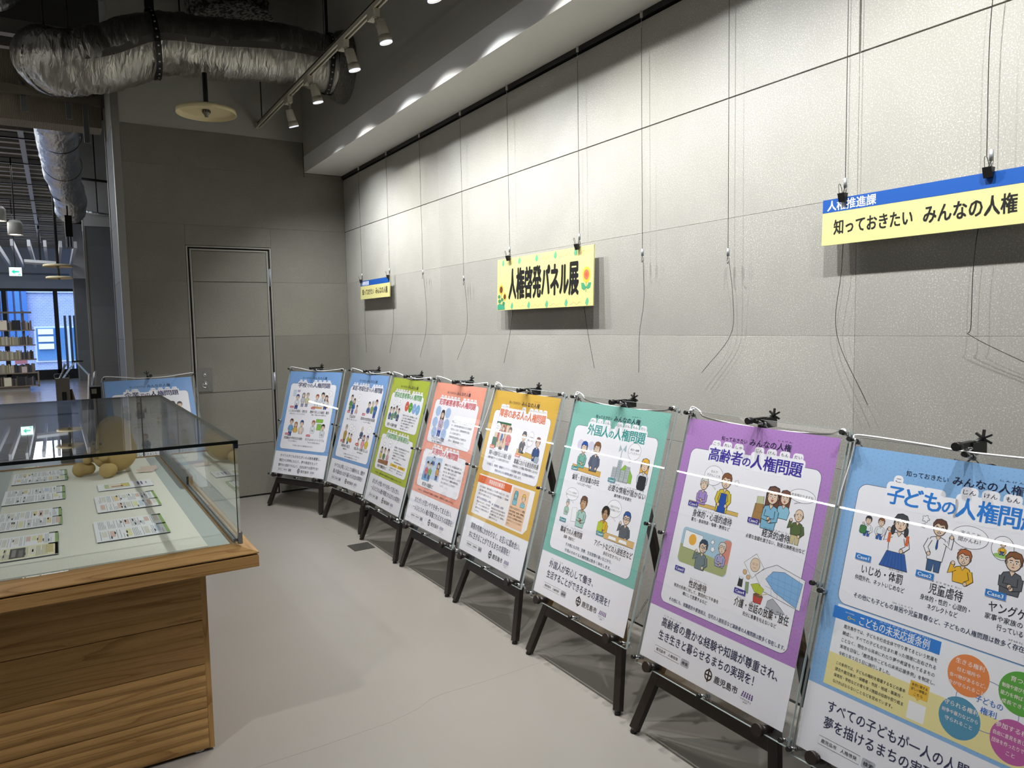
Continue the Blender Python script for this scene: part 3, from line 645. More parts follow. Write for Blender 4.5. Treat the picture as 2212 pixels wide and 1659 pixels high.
# leaflets on the linen
def page(q, x0, y0, w, d, kind, rnd, z=.0):
    """one A5 page: long side along x; printed lines run along y"""
    q.box((x0, y0, z), (x0+w, y0+d, z+.0012), PAPER)
    zt = z+.0013
    def rect(a, b_, c, e, m): q.add([(x0+a*w, y0+b_*d, zt), (x0+c*w, y0+b_*d, zt), (x0+c*w, y0+e*d, zt), (x0+a*w, y0+e*d, zt)], [(0,1,2,3)], m)
    if kind != 'cover':
        rect(.955, 0, 1, 1, ink('#8fae6a')); rect(.86, .88, 1, 1, ink('#5c6a63'))
        if kind == 'photo': rect(.0, .0, 1, 1, ink('#e9e3c4'))
    zt = z+.0014
    if kind == 'cover':
        rect(.12, .2, .58, .85, ink('#b9c49a')); zt += .0001; rect(.2, .25, .5, .8, ink('#e7ded0')); zt += .0001
        rect(.24, .35, .45, .5, ink('#b08474')); rect(.42, .35, .56, .75, ink('#d8c27c')); rect(.72, .3, .76, .8, ink('#6d6f9a')); rect(.79, .3, .82, .8, ink('#6d6f9a')); rect(.88, .4, .9, .7, ink('#7a7f8a')); return
    x = .06
    while x < .92:
        y = .06
        if rnd.random() < .16:
            c = rnd.choice(['#e2cfa0', '#dcbcb2', '#e4dfb4', '#c3cfde', '#d8d4ca', '#dedad0']); rect(x, .12+.3*rnd.random(), x+.07, .85, ink(c)); x += .09; continue
        a = .08; e = .9 if rnd.random() < .75 else .5
        rect(x, a, x+.007, e, ink('#8a8d92')); x += .022 if rnd.random() < .8 else .045
    for _ in range(5):
        a = rnd.uniform(.1, .85); c = rnd.uniform(.1, .7); rect(a, c, a+.02, c+.22, ink('#4c4f58'))
    if kind == 'photo':
        zt += .0001; rect(.30, .1, .52, .9, ink('#4e4b4a')); zt += .0001; rect(.33, .2, .39, .8, ink('#8d8781')); rect(.43, .15, .49, .7, ink('#77726e')); rect(.82, .2, .93, .9, ink('#cdbf8a'))
rnd = random.Random(12)
lay = [('left row, farthest from the camera', -2.465, -2.43, .22, .30, 1, 'spread', 0), ('left row, second from the back', -2.478, -2.89, .22, .31, -1, 'spread', 0), ('left row, third from the back', -2.478, -3.36, .205, .30, 1, 'spread', 0),
       ('left row, nearest, with black and white photographs', -2.47, -3.775, .185, .305, 1, 'photo', 0), ('right row, closed cover with a picture, behind the others', -2.133, -2.82, .216, .155, 0, 'cover', 0), ('right row, pale blue page with orange bars', -2.155, -3.26, .222, .31, -1, 'spread', 0), ('right row, nearest to the camera, with yellow bars', -2.176, -3.713, .22, .30, 1, 'spread', 0)]
for (lb, x, y, w, d, sg, kind, rz) in lay:
    t = thing('leaflet', 'open printed leaflet in the glass case, ' + lb if kind != 'cover' else 'closed leaflet in the glass case, ' + lb, 'leaflet', (x, y, .7349), group='leaflets in the glass case')
    if kind == 'cover': q = B(); page(q, 0, 0, w, d, 'cover', rnd, .003); q.box((0, 0, 0), (w, d, .003), ink('#555a5f')); part(q, 'page', t)
    else:
        for k in range(2):
            q = B(); page(q, 0, k*d/2, w, d/2-.001, 'photo' if kind == 'photo' and k == 0 else 'p', rnd, .004); q.box((0.001, k*d/2+.001, 0), (w-.001, (k+1)*d/2-.002, .004), ink('#4f5656')); part(q, 'page', t)
# plain tan plush toy
t = thing('plush_toy', 'tan plush toy sitting at the back of the glass case', 'plush toy', (-2.035, -2.37, .735), (0, 0, R(-18))); t.scale = (1.25, 1.25, 1.25)
PL = mat('tan_plush', '#cdb27a', .95, 0, .1)
def pnoise():
    n, l, b_ = nodes(PL); a = N(n, 'ShaderNodeTexNoise'); a.inputs['Scale'].default_value = 260; bp = N(n, 'ShaderNodeBump'); bp.inputs['Strength'].default_value = .5; bp.inputs['Distance'].default_value = .004
    l.new(a.outputs[0], bp.inputs['Height']); l.new(bp.outputs[0], b_.inputs['Normal'])
pnoise()
def blob(name, els, parent, res=.007):
    mb = bpy.data.metaballs.new('mb'); mb.resolution = res; mb.threshold = .35; ob = bpy.data.objects.new('mb', mb); C.objects.link(ob)
    for (c, r, s_) in els:
        e = mb.elements.new(type='ELLIPSOID'); e.co = c; e.radius = r*1.35; e.size_x, e.size_y, e.size_z = s_
    bpy.context.view_layer.update(); dg = bpy.context.evaluated_depsgraph_get()
    me = bpy.data.meshes.new_from_object(ob.evaluated_get(dg)); bpy.data.objects.remove(ob)
    me.materials.clear(); me.materials.append(PL)
    for p in me.polygons: p.use_smooth = True
    o = bpy.data.objects.new(name, me); C.objects.link(o); o.parent = parent; return o
blob('body', [((0, 0, .085), .085, (1, .92, 1.05)), ((-.004, .008, .165), .066, (1, .9, 1.0)), ((-.03, -.04, .07), .04, (1, 1, 1))], t)
blob('arm', [((-.062, -.045, .105), .022, (1, 1, 1)), ((-.045, -.07, .088), .020, (1, 1, 1)), ((-.02, -.088, .078), .018, (1, 1, 1))], t)
blob('arm', [((-.075, .0, .11), .022, (1, 1, 1)), ((-.085, -.03, .085), .020, (1, 1, 1)), ((-.088, -.05, .065), .018, (1, 1, 1))], t)
blob('foot', [((.0, -.085, .028), .028, (1, 1, 1)), ((-.006, -.112, .030), .028, (1, .8, 1.1))], t)
blob('foot', [((-.09, -.03, .028), .026, (1, 1, 1)), ((-.118, -.045, .028), .028, (1, .9, 1.1))], t)
q = B(); q.ball((-.030, -.078, .128), .005, BLACK, 10); q.ball((-.058, -.066, .128), .005, BLACK, 10); part(q, 'eye', t)
q = B(); q.tube(bez([(-.052, -.078, .112), (-.045, -.083, .106), (-.036, -.084, .108)], 5), .0016, BLACK, 6); part(q, 'mouth', t)
q = B()
for k, (x, y) in enumerate(((.085, -.02), (.085, .03))): q.add([(x-.01, y, .012), (x+.05, y+.012, .014), (x+.056, y+.006, .003), (x+.05, y-.016, .002), (x, y-.02, .004)], [(0,1,2,3,4)], mat('fabric_tag', '#cdb9ae', .6))
part(q, 'fabric_tag', t)

# ================================================================ EASELS
TH = R(16.7); ST, CT = math.sin(TH), math.cos(TH)
def L(x, s_, off=0.):      # point in the leaning leg plane; off = towards the back
    return Vector((x, s_*ST + off*CT, s_*CT - off*ST))
def make_easel():
    t = thing('easel', '', 'easel')
    for sx in (-1, 1):
        q = B(); a, c = L(sx*.297, .012), L(sx*.028, 1.10)
        q.bar(a, c, .036, .022, DWOOD, up=(0, -CT, ST)); lg = part(q, 'leg', t, bevel=.002)
        q = B(); q.tube([L(sx*.2985, .0), L(sx*.295, .016)], .012, BLACK, 12); part(q, 'foot_cap', lg)
        q = B(); p = L(sx*.232, .252, 0); q.tube([p+Vector((0, .012*CT, 0)), p+Vector((0, -.062*CT, .062*ST))], .0115, DWOOD, 14); e = p+Vector((0, -.062*CT, .062*ST)); e2 = p+Vector((0, -.078*CT, .078*ST))
        q.tube([e, e2], .0175, DWOOD, 16); part(q, 'peg', t)
        q = B(); q.tube([p+Vector((sx*.018, -.02, .03)), p+Vector((sx*.018, .02, .02))], .004, CHROME, 8); 
    q = B(); q.bar(L(-.238, .212), L(.238, .212), .046, .020, DWOOD, up=(0, -CT, ST)); part(q, 'cross_bar', t, bevel=.002)
    q = B(); q.bar(L(-.06, .98), L(.06, .98), .05, .02, DWOOD, up=(0, -CT, ST)); part(q, 'top_block', t)
    # rear leg
    q = B(); q.bar(L(0, 1.06, .03), (0, .565, .0), .040, .022, DWOOD, up=(0, -1, .5)); part(q, 'rear_leg', t, bevel=.002)
    # chain from the cross bar to the rear leg
    q = B(); pts = bez([(0, L(0, .212).y+.012, .195), (0, .18, .135), (0, .30, .140), (0, .43, .255)], 12)
    d = 0; last = pts[0]
    for i in range(0, len(pts)-1):
        p = (pts[i]+pts[i+1])/2; dv = (pts[i+1]-pts[i]).normalized(); lat = Vector((1, 0, 0)) if i % 2 else dv.cross(Vector((1, 0, 0)))
        ring = [p + dv*.0085*math.cos(2*PI*k/8) + lat*.0045*math.sin(2*PI*k/8) for k in range(9)]; q.tube(ring, .0013, STEEL, 4, False)
    part(q, 'chain', t)
    # top clamp gripping the sheet
    q = B(); p = L(0, 1.132, -.030)
    q.bar(p+Vector((0, -.012, 0)), p+Vector((0, .055, 0)), .022, .032, BLACK); q.bar(p+Vector((0, -.07, .012)), p+Vector((0, .01, .012)), .014, .014, BLACK)
    q.tube([p+Vector((0, -.075, .012)), p+Vector((0, -.055, .012))], .011, BLACK, 10)
    q.tube([p+Vector((0, .02, .012)), p+Vector((.0, .05, .02))], .006, BLACK, 8)
    for k in range(5): a = R(-30+60*k-30); c = p+Vector((.006, .045, .022)); q.bar(c, c+Vector((.022*math.sin(a), .004, .022*math.cos(a))), .006, .005, BLACK)
    cl = part(q, 'clamp', t)
    q = B(); q.tube([p+Vector((.006, -.03, .002)), p+Vector((.006, .02, .002))], .005, CHROME, 8); part(q, 'clamp_screw', cl)
    return t
PW, PH = .594, .841
def make_panel():
    t = thing('poster_panel', '', 'poster')
    x0, x1, z0, z1 = -.007, .619, -.030, .866
    q = B(); q.box((x0, -.0045, z0), (x1, -.0022, z1), ACRYL); a = part(q, 'acrylic_front', t)
    q = B(); q.box((x0, .0022, z0), (x1, .0045, z1), ACRYL); part(q, 'acrylic_back', t)
    q = B(); e = .0007
    q.box((x1, -.0045, z0), (x1+e, .0045, z1), ACEDGE); q.box((x0-e, -.0045, z0), (x0, .0045, z1), ACEDGE); q.box((x0, -.0045, z1), (x1, .0045, z1+e), ACEDGE); q.box((x0, -.0045, z0-e), (x1, .0045, z0), ACEDGE)
    part(q, 'acrylic_edge', a)
    for (x, z) in ((.0, .855), (.612, .855), (.309, .855), (.0, .425), (.612, .425), (.0, -.012), (.309, -.018), (.612, -.012)):
        q = B(); q.tube([(x, -.021, z), (x, .012, z)], .0062, CHROME, 12); q.tube([(x, -.0335, z), (x, -.021, z)], .0068, BLACK, 12); q.tube([(x, .006, z), (x, .016, z)], .0085, STEEL, 6)
        for s_ in (-1, 1): q.bar((x+s_*.003, .014, z), (x+s_*.013, .018, z-.012), .005, .003, STEEL)
        part(q, 'standoff_screw', t)
    return t
E0 = make_easel(); Q0 = make_panel()
# ================================================================ PRINT TOOLS
TCACHE = {}
def text_mesh(s_, off=0.):
    k = (s_, off)
    if k in TCACHE: return TCACHE[k]
    cu = bpy.data.curves.new('txt', 'FONT'); cu.body = s_; cu.size = 1; cu.offset = off; cu.resolution_u = 2; cu.fill_mode = 'FRONT'
    ob = bpy.data.objects.new('txt', cu); C.objects.link(ob); dg = bpy.context.evaluated_depsgraph_get(); dg.update()
    me = bpy.data.meshes.new_from_object(ob.evaluated_get(dg))
    vs = [(v.co.x, v.co.y) for v in me.vertices]; fs = [tuple(p.vertices) for p in me.polygons]
    bpy.data.objects.remove(ob); bpy.data.curves.remove(cu); bpy.data.meshes.remove(me)
    TCACHE[k] = (vs, fs); return TCACHE[k]
_v, _ = text_mesh('国国'); EM = None
def _em():
    a, _ = text_mesh('国'); c, _ = text_mesh('国国')
    return (max(v[0] for v in c)-min(v[0] for v in c)) - (max(v[0] for v in a)-min(v[0] for v in a)), (min(v[1] for v in a)+max(v[1] for v in a))/2
EM, EMC = _em()
class Print:
    """flat print in millimetres, u right, v down; layer k lies 0.05 mm above k-1, towards -y"""
    def __init__(s, h=841, x0=0, y0=-.0002): s.b = B(); s.h = h; s.x0 = x0; s.y0 = y0; s.ox = s.oy = 0; s.sc = 1
    def P(s, u, v, k): return ((s.ox+u*s.sc)/1000, s.y0 - k*.00005, (s.h-(s.oy+v*s.sc))/1000)
    def poly(s, pts, col, k): s.b.add([s.P(u, v, k) for u, v in pts], [tuple(range(len(pts)))[::-1]], ink(col)); return s
    def rect(s, u0, v0, u1, v1, col, k): return s.poly([(u0, v0), (u1, v0), (u1, v1), (u0, v1)], col, k)
    def rrect(s, u0, v0, u1, v1, r, col, k): return s.poly(rr_pts(u0, v0, u1, v1, r), col, k)
    def ell(s, u, v, a, b_, col, k, n=24, rot=0): return s.poly(el_pts(u, v, a, b_, n, rot), col, k)
    def line(s, pts, w, col, k, closed=False):
        P = [Vector(p) for p in pts]; n = len(P)
        if n < 2: return s
        off = []
        for i in range(n):
            a = P[(i-1) % n] if closed or i else P[0]; c = P[(i+1) % n] if closed or i < n-1 else P[-1]
            d = c-a
            if d.length < 1e-6: d = Vector((1, 0))
            d.normalize(); off.append(Vector((-d.y, d.x))*w/2)
        vs = [s.P(*(P[i]+off[i]), k) for i in range(n)] + [s.P(*(P[i]-off[i]), k) for i in range(n)]
        m = n if closed else n-1
        s.b.add(vs, [(i, (i+1) % n, n+(i+1) % n, n+i) for i in range(m)], ink(col)); return s
    def shape(s, pts, col, k, w=1.2, lc='#1c1c22'): s.poly(pts, col, k); return s.line(pts, w, lc, k+.5, True)
    def text(s, u, v, h, t, col, k=9, al='l', w=None, off=None, slant=0):
        if off is None: off = .016 if h >= 20 else (.012 if h >= 9.5 else 0.)
        if off > 0:
            d = off*h*.62; sh_ = ((d, d*.6), (-d, -d*.6), (d, -d*.6), (-d, d*.6)) if h > 20 else ((d, 0), (-d, 0))
            if h > 100: sh_ = tuple((d*q_*math.cos(PI*j/4), d*q_*math.sin(PI*j/4)) for q_ in (1, .5) for j in range(8))
            for i, (a, c) in enumerate(sh_): s.text(u+a, v+c, h, t, col, k+.12*i, al, w, 0.)
            return s
        vs, fs = text_mesh(t, 0.)
        if not vs: return s
        x0 = min(p[0] for p in vs); x1 = max(p[0] for p in vs); f = h/EM; fx = f if w is None else w/(x1-x0)
        wd_ = (x1-x0)*fx; ou = u - (wd_/2 if al == 'c' else (wd_ if al == 'r' else 0)) - x0*fx
        s.b.add([s.P(ou+p[0]*fx, v-(p[1]-EMC)*f, k) for p in vs], [f_[::-1] for f_ in fs], ink(col)); return s
    def title(s, uc, v, width, items, col, kh, rub=True, off=.034, halo='#f6f6fc'):
        """items: (char(s), scale, ruby)"""
        tot = sum(i[1] for i in items); f = width/tot; u = uc-width/2
        for ch, sc, ru in items:
            hh = kh*sc; c = u+f*sc/2; vv = v+(kh-hh)*.35
            s.rrect(c-f*sc*.60, vv-hh*.64, c+f*sc*.60, vv+hh*.62, hh*.22, halo, 4+.01*(u % 7))
            if ru:
                rw = min(f*sc*.9, kh*.27*len(ru)); s.rrect(c-rw/2-kh*.1, vv-kh*.98, c+rw/2+kh*.1, vv-kh*.5, kh*.2, halo, 4.2)
                s.text(c, vv-kh*.74, kh*.25, ru, '#26283c', 8, 'c', rw)
            s.text(c, vv, hh*.98, ch, col, 9, 'c', f*sc*.93, off); u += f*sc
        return s
    def done(s, parent, name='printed_artwork'): return part(s.b, name, parent)
def el_pts(u, v, a, b_, n=24, rot=0):
    c, s_ = math.cos(rot), math.sin(rot); return [(u+a*math.cos(t)*c-b_*math.sin(t)*s_, v+a*math.cos(t)*s_+b_*math.sin(t)*c) for t in [2*PI*i/n for i in range(n)]]
def rr_pts(u0, v0, u1, v1, r, n=5):
    o = []
    for (cu, cv, a0) in ((u1-r, v0+r, -90), (u1-r, v1-r, 0), (u0+r, v1-r, 90), (u0+r, v0+r, 180)):
        for i in range(n+1): t = R(a0+90*i/n); o.append((cu+r*math.cos(t), cv+r*math.sin(t)))
    return o
SKIN = '#eccfb5'
def person(p, u, v, s, hair='#3b2f2a', top='#7ea7c9', k=5, style='short', skin=SKIN, face='neutral', legs=None, look=0, arms='down', tall=2.4, glasses=False, apron=None, tie=None):
    """cartoon figure: (u,v) = centre of the head, s = head height in mm"""
    ow = max(.8, s*.045); a, b_ = s*.40, s*.5; sh = v+b_*1.15; w = s*.62; bt = sh+s*tall*.62
    if legs:
        p.shape([(u-w*.72, bt-s*.1), (u+w*.72, bt-s*.1), (u+w*.66, bt+s*.75), (u+w*.12, bt+s*.75), (u, bt+s*.2), (u-w*.12, bt+s*.75), (u-w*.66, bt+s*.75)], legs, k, ow)
    if style == 'long': p.shape([(u-a*1.25, v-b_*.3), (u-a*.9, v-b_*1.05), (u, v-b_*1.25), (u+a*.9, v-b_*1.05), (u+a*1.25, v-b_*.3), (u+a*1.2, v+b_*1.5), (u-a*1.2, v+b_*1.5)], hair, k+.2, ow)
    p.shape([(u-s*.11, v+b_*.5), (u+s*.11, v+b_*.5), (u+s*.13, sh+s*.12), (u-s*.13, sh+s*.12)], skin, k+1, ow*.7)
    p.shape([(u-s*.16, sh), (u+s*.16, sh), (u+w*.72, sh+s*.10), (u+w*.95, sh+s*.42), (u+w*.80, bt), (u-w*.80, bt), (u-w*.95, sh+s*.42), (u-w*.72, sh+s*.10)], top, k+1.6, ow)
    p.poly([(u-s*.15, sh-.1), (u+s*.15, sh-.1), (u, sh+s*.24)], skin, k+2.2)
    p.line([(u-s*.16, sh), (u, sh+s*.26), (u+s*.16, sh)], ow, '#23232a', k+2.3)
    if apron: p.shape([(u-w*.42, sh+s*.3), (u+w*.42, sh+s*.3), (u+w*.62, bt), (u-w*.62, bt)], apron, k+2.4, ow*.6)
    if tie: p.shape([(u-s*.04, sh+s*.2), (u+s*.04, sh+s*.2), (u+s*.07, sh+s*.75), (u, sh+s*.9), (u-s*.07, sh+s*.75)], tie, k+2.4, ow*.5)
    def limb(pts, wd_):
        p.line(pts, wd_+2*ow, '#1c1c22', k+2.6); p.line(pts, wd_, top, k+2.8); e = pts[-1]; p.shape(el_pts(e[0], e[1], wd_*.52, wd_*.58, 10), skin, k+3, ow*.7)
    aw = s*.24
    if arms == 'down':
        for sg in (-1, 1): limb([(u+sg*w*.78, sh+s*.25), (u+sg*w*.98, sh+s*.8), (u+sg*w*.55, sh+s*1.15)], aw)
    elif arms == 'up':
        limb([(u-w*.78, sh+s*.25), (u-w*1.25, sh+s*.6), (u-w*1.05, sh-s*.1)], aw); limb([(u+w*.78, sh+s*.25), (u+w*1.05, sh+s*.8), (u+w*.5, sh+s*1.1)], aw)
    elif arms == 'upr':
        limb([(u+w*.78, sh+s*.25), (u+w*1.35, sh+s*.55), (u+w*1.35, sh-s*.15)], aw); limb([(u-w*.78, sh+s*.25), (u-w*1.1, sh+s*.8), (u-w*.7, sh+s*1.2)], aw)
    elif arms == 'front':
        limb([(u-w*.78, sh+s*.3), (u-w*.8, sh+s*.8), (u-w*.05, sh+s*.85)], aw); limb([(u+w*.78, sh+s*.3), (u+w*.8, sh+s*.85), (u+w*.1, sh+s*.95)], aw)
    for sg in (-1, 1): p.shape(el_pts(u+sg*a*.98, v+b_*.12, s*.07, s*.10, 10), skin, k+3.1, ow*.7)
    p.shape(el_pts(u, v, a, b_, 22), skin, k+3.4, ow)
    d = look*s*.08
    if style == 'bald':
        p.line([(u-a*.9, v-b_*.1), (u-a*.85, v-b_*.5)], ow*2, '#bdbdb8', k+4.2)
    elif style == 'curly':
        for i in range(9): t = PI + PI*i/8; p.shape(el_pts(u+a*.95*math.cos(t), v-b_*.25+b_*.85*math.sin(t), s*.17, s*.17, 10), hair, k+4, ow*.6)
    elif style == 'cap':
        p.shape([(u-a*1.05, v-b_*.25), (u-a*.9, v-b_*.95), (u, v-b_*1.2), (u+a*.9, v-b_*.95), (u+a*1.05, v-b_*.25)], hair, k+4.2, ow)
    else:
        fr = [(u-a*1.08, v+b_*.15), (u-a*1.15, v-b_*.5), (u-a*.75, v-b_*1.08), (u, v-b_*1.24), (u+a*.8, v-b_*1.06), (u+a*1.15, v-b_*.5), (u+a*1.08, v+b_*.15), (u+a*.86, v-b_*.15), (u+a*.7, v-b_*.52), (u+a*.1+d, v-b_*.42), (u-a*.35, v-b_*.62), (u-a*.8, v-b_*.35)]
        p.shape(fr, hair, k+4.2, ow)
        if style == 'pig':
            for sg in (-1, 1): p.shape(el_pts(u+sg*a*1.05, v+b_*.95, s*.12, s*.3, 12), hair, k+3.2, ow)
    for sg in (-1, 1):
        x = u+sg*a*.38+d; p.ell(x, v+b_*.06, s*.062, s*.075, '#ffffff', k+4.4, 10); p.ell(x, v+b_*.08, s*.035, s*.05, '#22222a', k+4.6, 8)
        br = {'angry': -.10, 'sad': .10}.get(face, 0)*s; p.line([(x-sg*s*.09, v-b_*.16-br*.6), (x+sg*s*.09, v-b_*.16+br*.6)], ow*1.1, '#2a2a30', k+4.6)
    if glasses:
        for sg in (-1, 1): p.line(el_pts(u+sg*a*.4+d, v+b_*.07, s*.12, s*.10, 14), ow, '#1c1c22', k+4.8, True)
        p.line([(u-a*.12+d, v+b_*.05), (u+a*.12+d, v+b_*.05)], ow, '#1c1c22', k+4.8)
    p.line([(u+d*1.3, v+b_*.15), (u+d*1.3-s*.02, v+b_*.34), (u+d*1.3+s*.03, v+b_*.36)], ow*.8, '#6b4d3c', k+4.6)
    if face == 'sad': p.line([(u-s*.09+d, v+b_*.66), (u+d, v+b_*.56), (u+s*.09+d, v+b_*.66)], ow, '#7c3b35', k+4.6)
    elif face == 'angry': p.shape(el_pts(u+d, v+b_*.62, s*.10, s*.06, 12), '#f6f0ee', k+4.6, ow*.8)
    elif face == 'smile': p.shape([(u-s*.11+d, v+b_*.50), (u+s*.11+d, v+b_*.50), (u+d, v+b_*.72)], '#c9564d', k+4.6, ow*.7)
    else: p.line([(u-s*.07+d, v+b_*.6), (u+s*.07+d, v+b_*.6)], ow, '#7c3b35', k+4.6)
def balloon(p, u, v, a, b_, lines, k=5, h=None, tail=(0, 1)):
    p.shape([(u-a*.15, v+b_*.8*tail[1]), (u+a*.2, v+b_*.8*tail[1]), (u+a*.5*tail[0], v+b_*1.35*tail[1])], '#fafaff', k, 1)
    p.shape(el_pts(u, v, a, b_, 28), '#fafaff', k+.6, 1.)
    n = len(lines); h = h or b_*1.25/max(n, 2.2)
    for i, t in enumerate(lines): p.text(u, v+(i-(n-1)/2)*h*1.3, h, t, '#22242e', k+1.6, 'c')
def puff(p, u, v, s, k=6):
    p.shape([(u+s*math.cos(t)*(1+.25*math.cos(5*t)), v+s*math.sin(t)*(1+.25*math.cos(5*t))) for t in [2*PI*i/30 for i in range(30)]], '#fbfbff', k, 1)
def caselab(p, u, v, n, col, w=44):
    p.rect(u+1.2, v-6.4, u+w+1.5, v+9.8, '#9aa2c4', 10.6); p.poly([(u, v-8), (u+w, v-8), (u+w, v+8), (u, v+8)], col, 11); p.text(u+w/2, v, 13, 'Case%d' % n, '#ffffff', 12, 'c', w*.78, .03)
NAVY = '#1c2350'
def base(p, col, dot, white=((38, 101, 558, 640),), head='#151a3c', big=True):
    p.rect(0, 0, 594, 841, '#f1f1f8', 0); p.rect(0, 0, 594, 662, col, 1)
    for i in range(44):                                     # fine dot pattern of the coloured ground
        for j in range(49):
            u, v = 7+i*13.5, 7+j*13.5+(6.7 if i % 2 else 0)
            if v > 656 or any(w[0]+4 < u < w[2]-4 and w[1]+4 < v < w[3]-4 for w in white): continue
            if big: p.poly([(u-2, v), (u, v-2), (u+2, v), (u, v+2)], dot, 1.5)
    for w in white:
        pts = rr_pts(*w, 26, 8); p.poly(pts, '#f3f3fa', 2); p.line(pts, 1.3, NAVY, 2.5, True)
    p.text(161, 53, 16, '知っておきたい', head, 9, 'l', 108, .012); p.text(280, 52, 25, 'みんなの人権', head, 9, 'l', 158, .02)
    p.text(164, 41, 5, 'し', head, 9); p.text(386, 33, 5.5, 'じ ん け ん', head, 9, 'l', 50)
def foot(p, l1, l2, l3=None, w1=None, w2=None, w3=None, logo=True):
    col = NAVY
    if l3:
        p.text(66, 695, 25, l1, col, 9, 'l', w1, .012); p.text(62, 733, 25, l2, col, 9, 'l', w2, .012); p.text(62, 771, 25, l3, col, 9, 'l', w3, .012); y = 806
    else:
        p.text(70, 704, 34, l1, col, 9, 'l', w1, .012); p.text(68, 748, 34, l2, col, 9, 'l', w2, .012); y = 797
    p.line([(62, y-11), (180, y-11), (180, y+11), (62, y+11)], 1, '#333', 3, True); p.text(70, y, 11, '鹿児島市　人権啓発', '#22242c', 9, 'l', 102)
    p.rrect(186, y-12, 222, y+12, 5, '#b9bcc6', 3); p.text(204, y+1, 12, '検索', '#1c1e26', 9, 'c', 27); p.text(204, y-9, 4.5, 'けんさく', '#1c1e26', 9, 'c')
    if logo:
        u, v = 305, y-2
        p.ell(u, v, 15.5, 17.5, '#16171c', 3, 28); p.ell(u, v, 11, 12.5, '#f0f0f5', 4, 28); p.rect(u-2.6, v-21, u+2.6, v+21, '#16171c', 5); p.rect(u-14, v-2.4, u+14, v+2.4, '#16171c', 5)
        p.text(330, y, 24, '鹿児島市', '#1c1e26', 9, 'l', 92)
        for i in range(5):
            a = 436+i*8; p.poly([(a+6, v-8), (a+10, v-8), (a+8+i*1.2-2, v+8), (a+2+i*1.2-2, v+8)], '#5a3a86', 4)
        for i in range(2): p.line([(437, v-2+i*6), (476, v-2+i*6)], .9, '#f0f0f5', 5)
        p.text(456, v+15, 7, 'マグマシティ', '#2a2233', 9, 'c', 40); p.text(456, v+22, 4, '鹿児島市', '#2a2233', 9, 'c')
def ruby(p, u0, u1, v, s_, h=5): p.text((u0+u1)/2, v, h, s_, '#33353f', 9, 'c', u1-u0)
J = lambda a, b_, c=1.: (a, c, b_)
RT = [J('人', 'じん'), J('権', 'けん'), J('問', 'もん'), J('題', 'だい')]
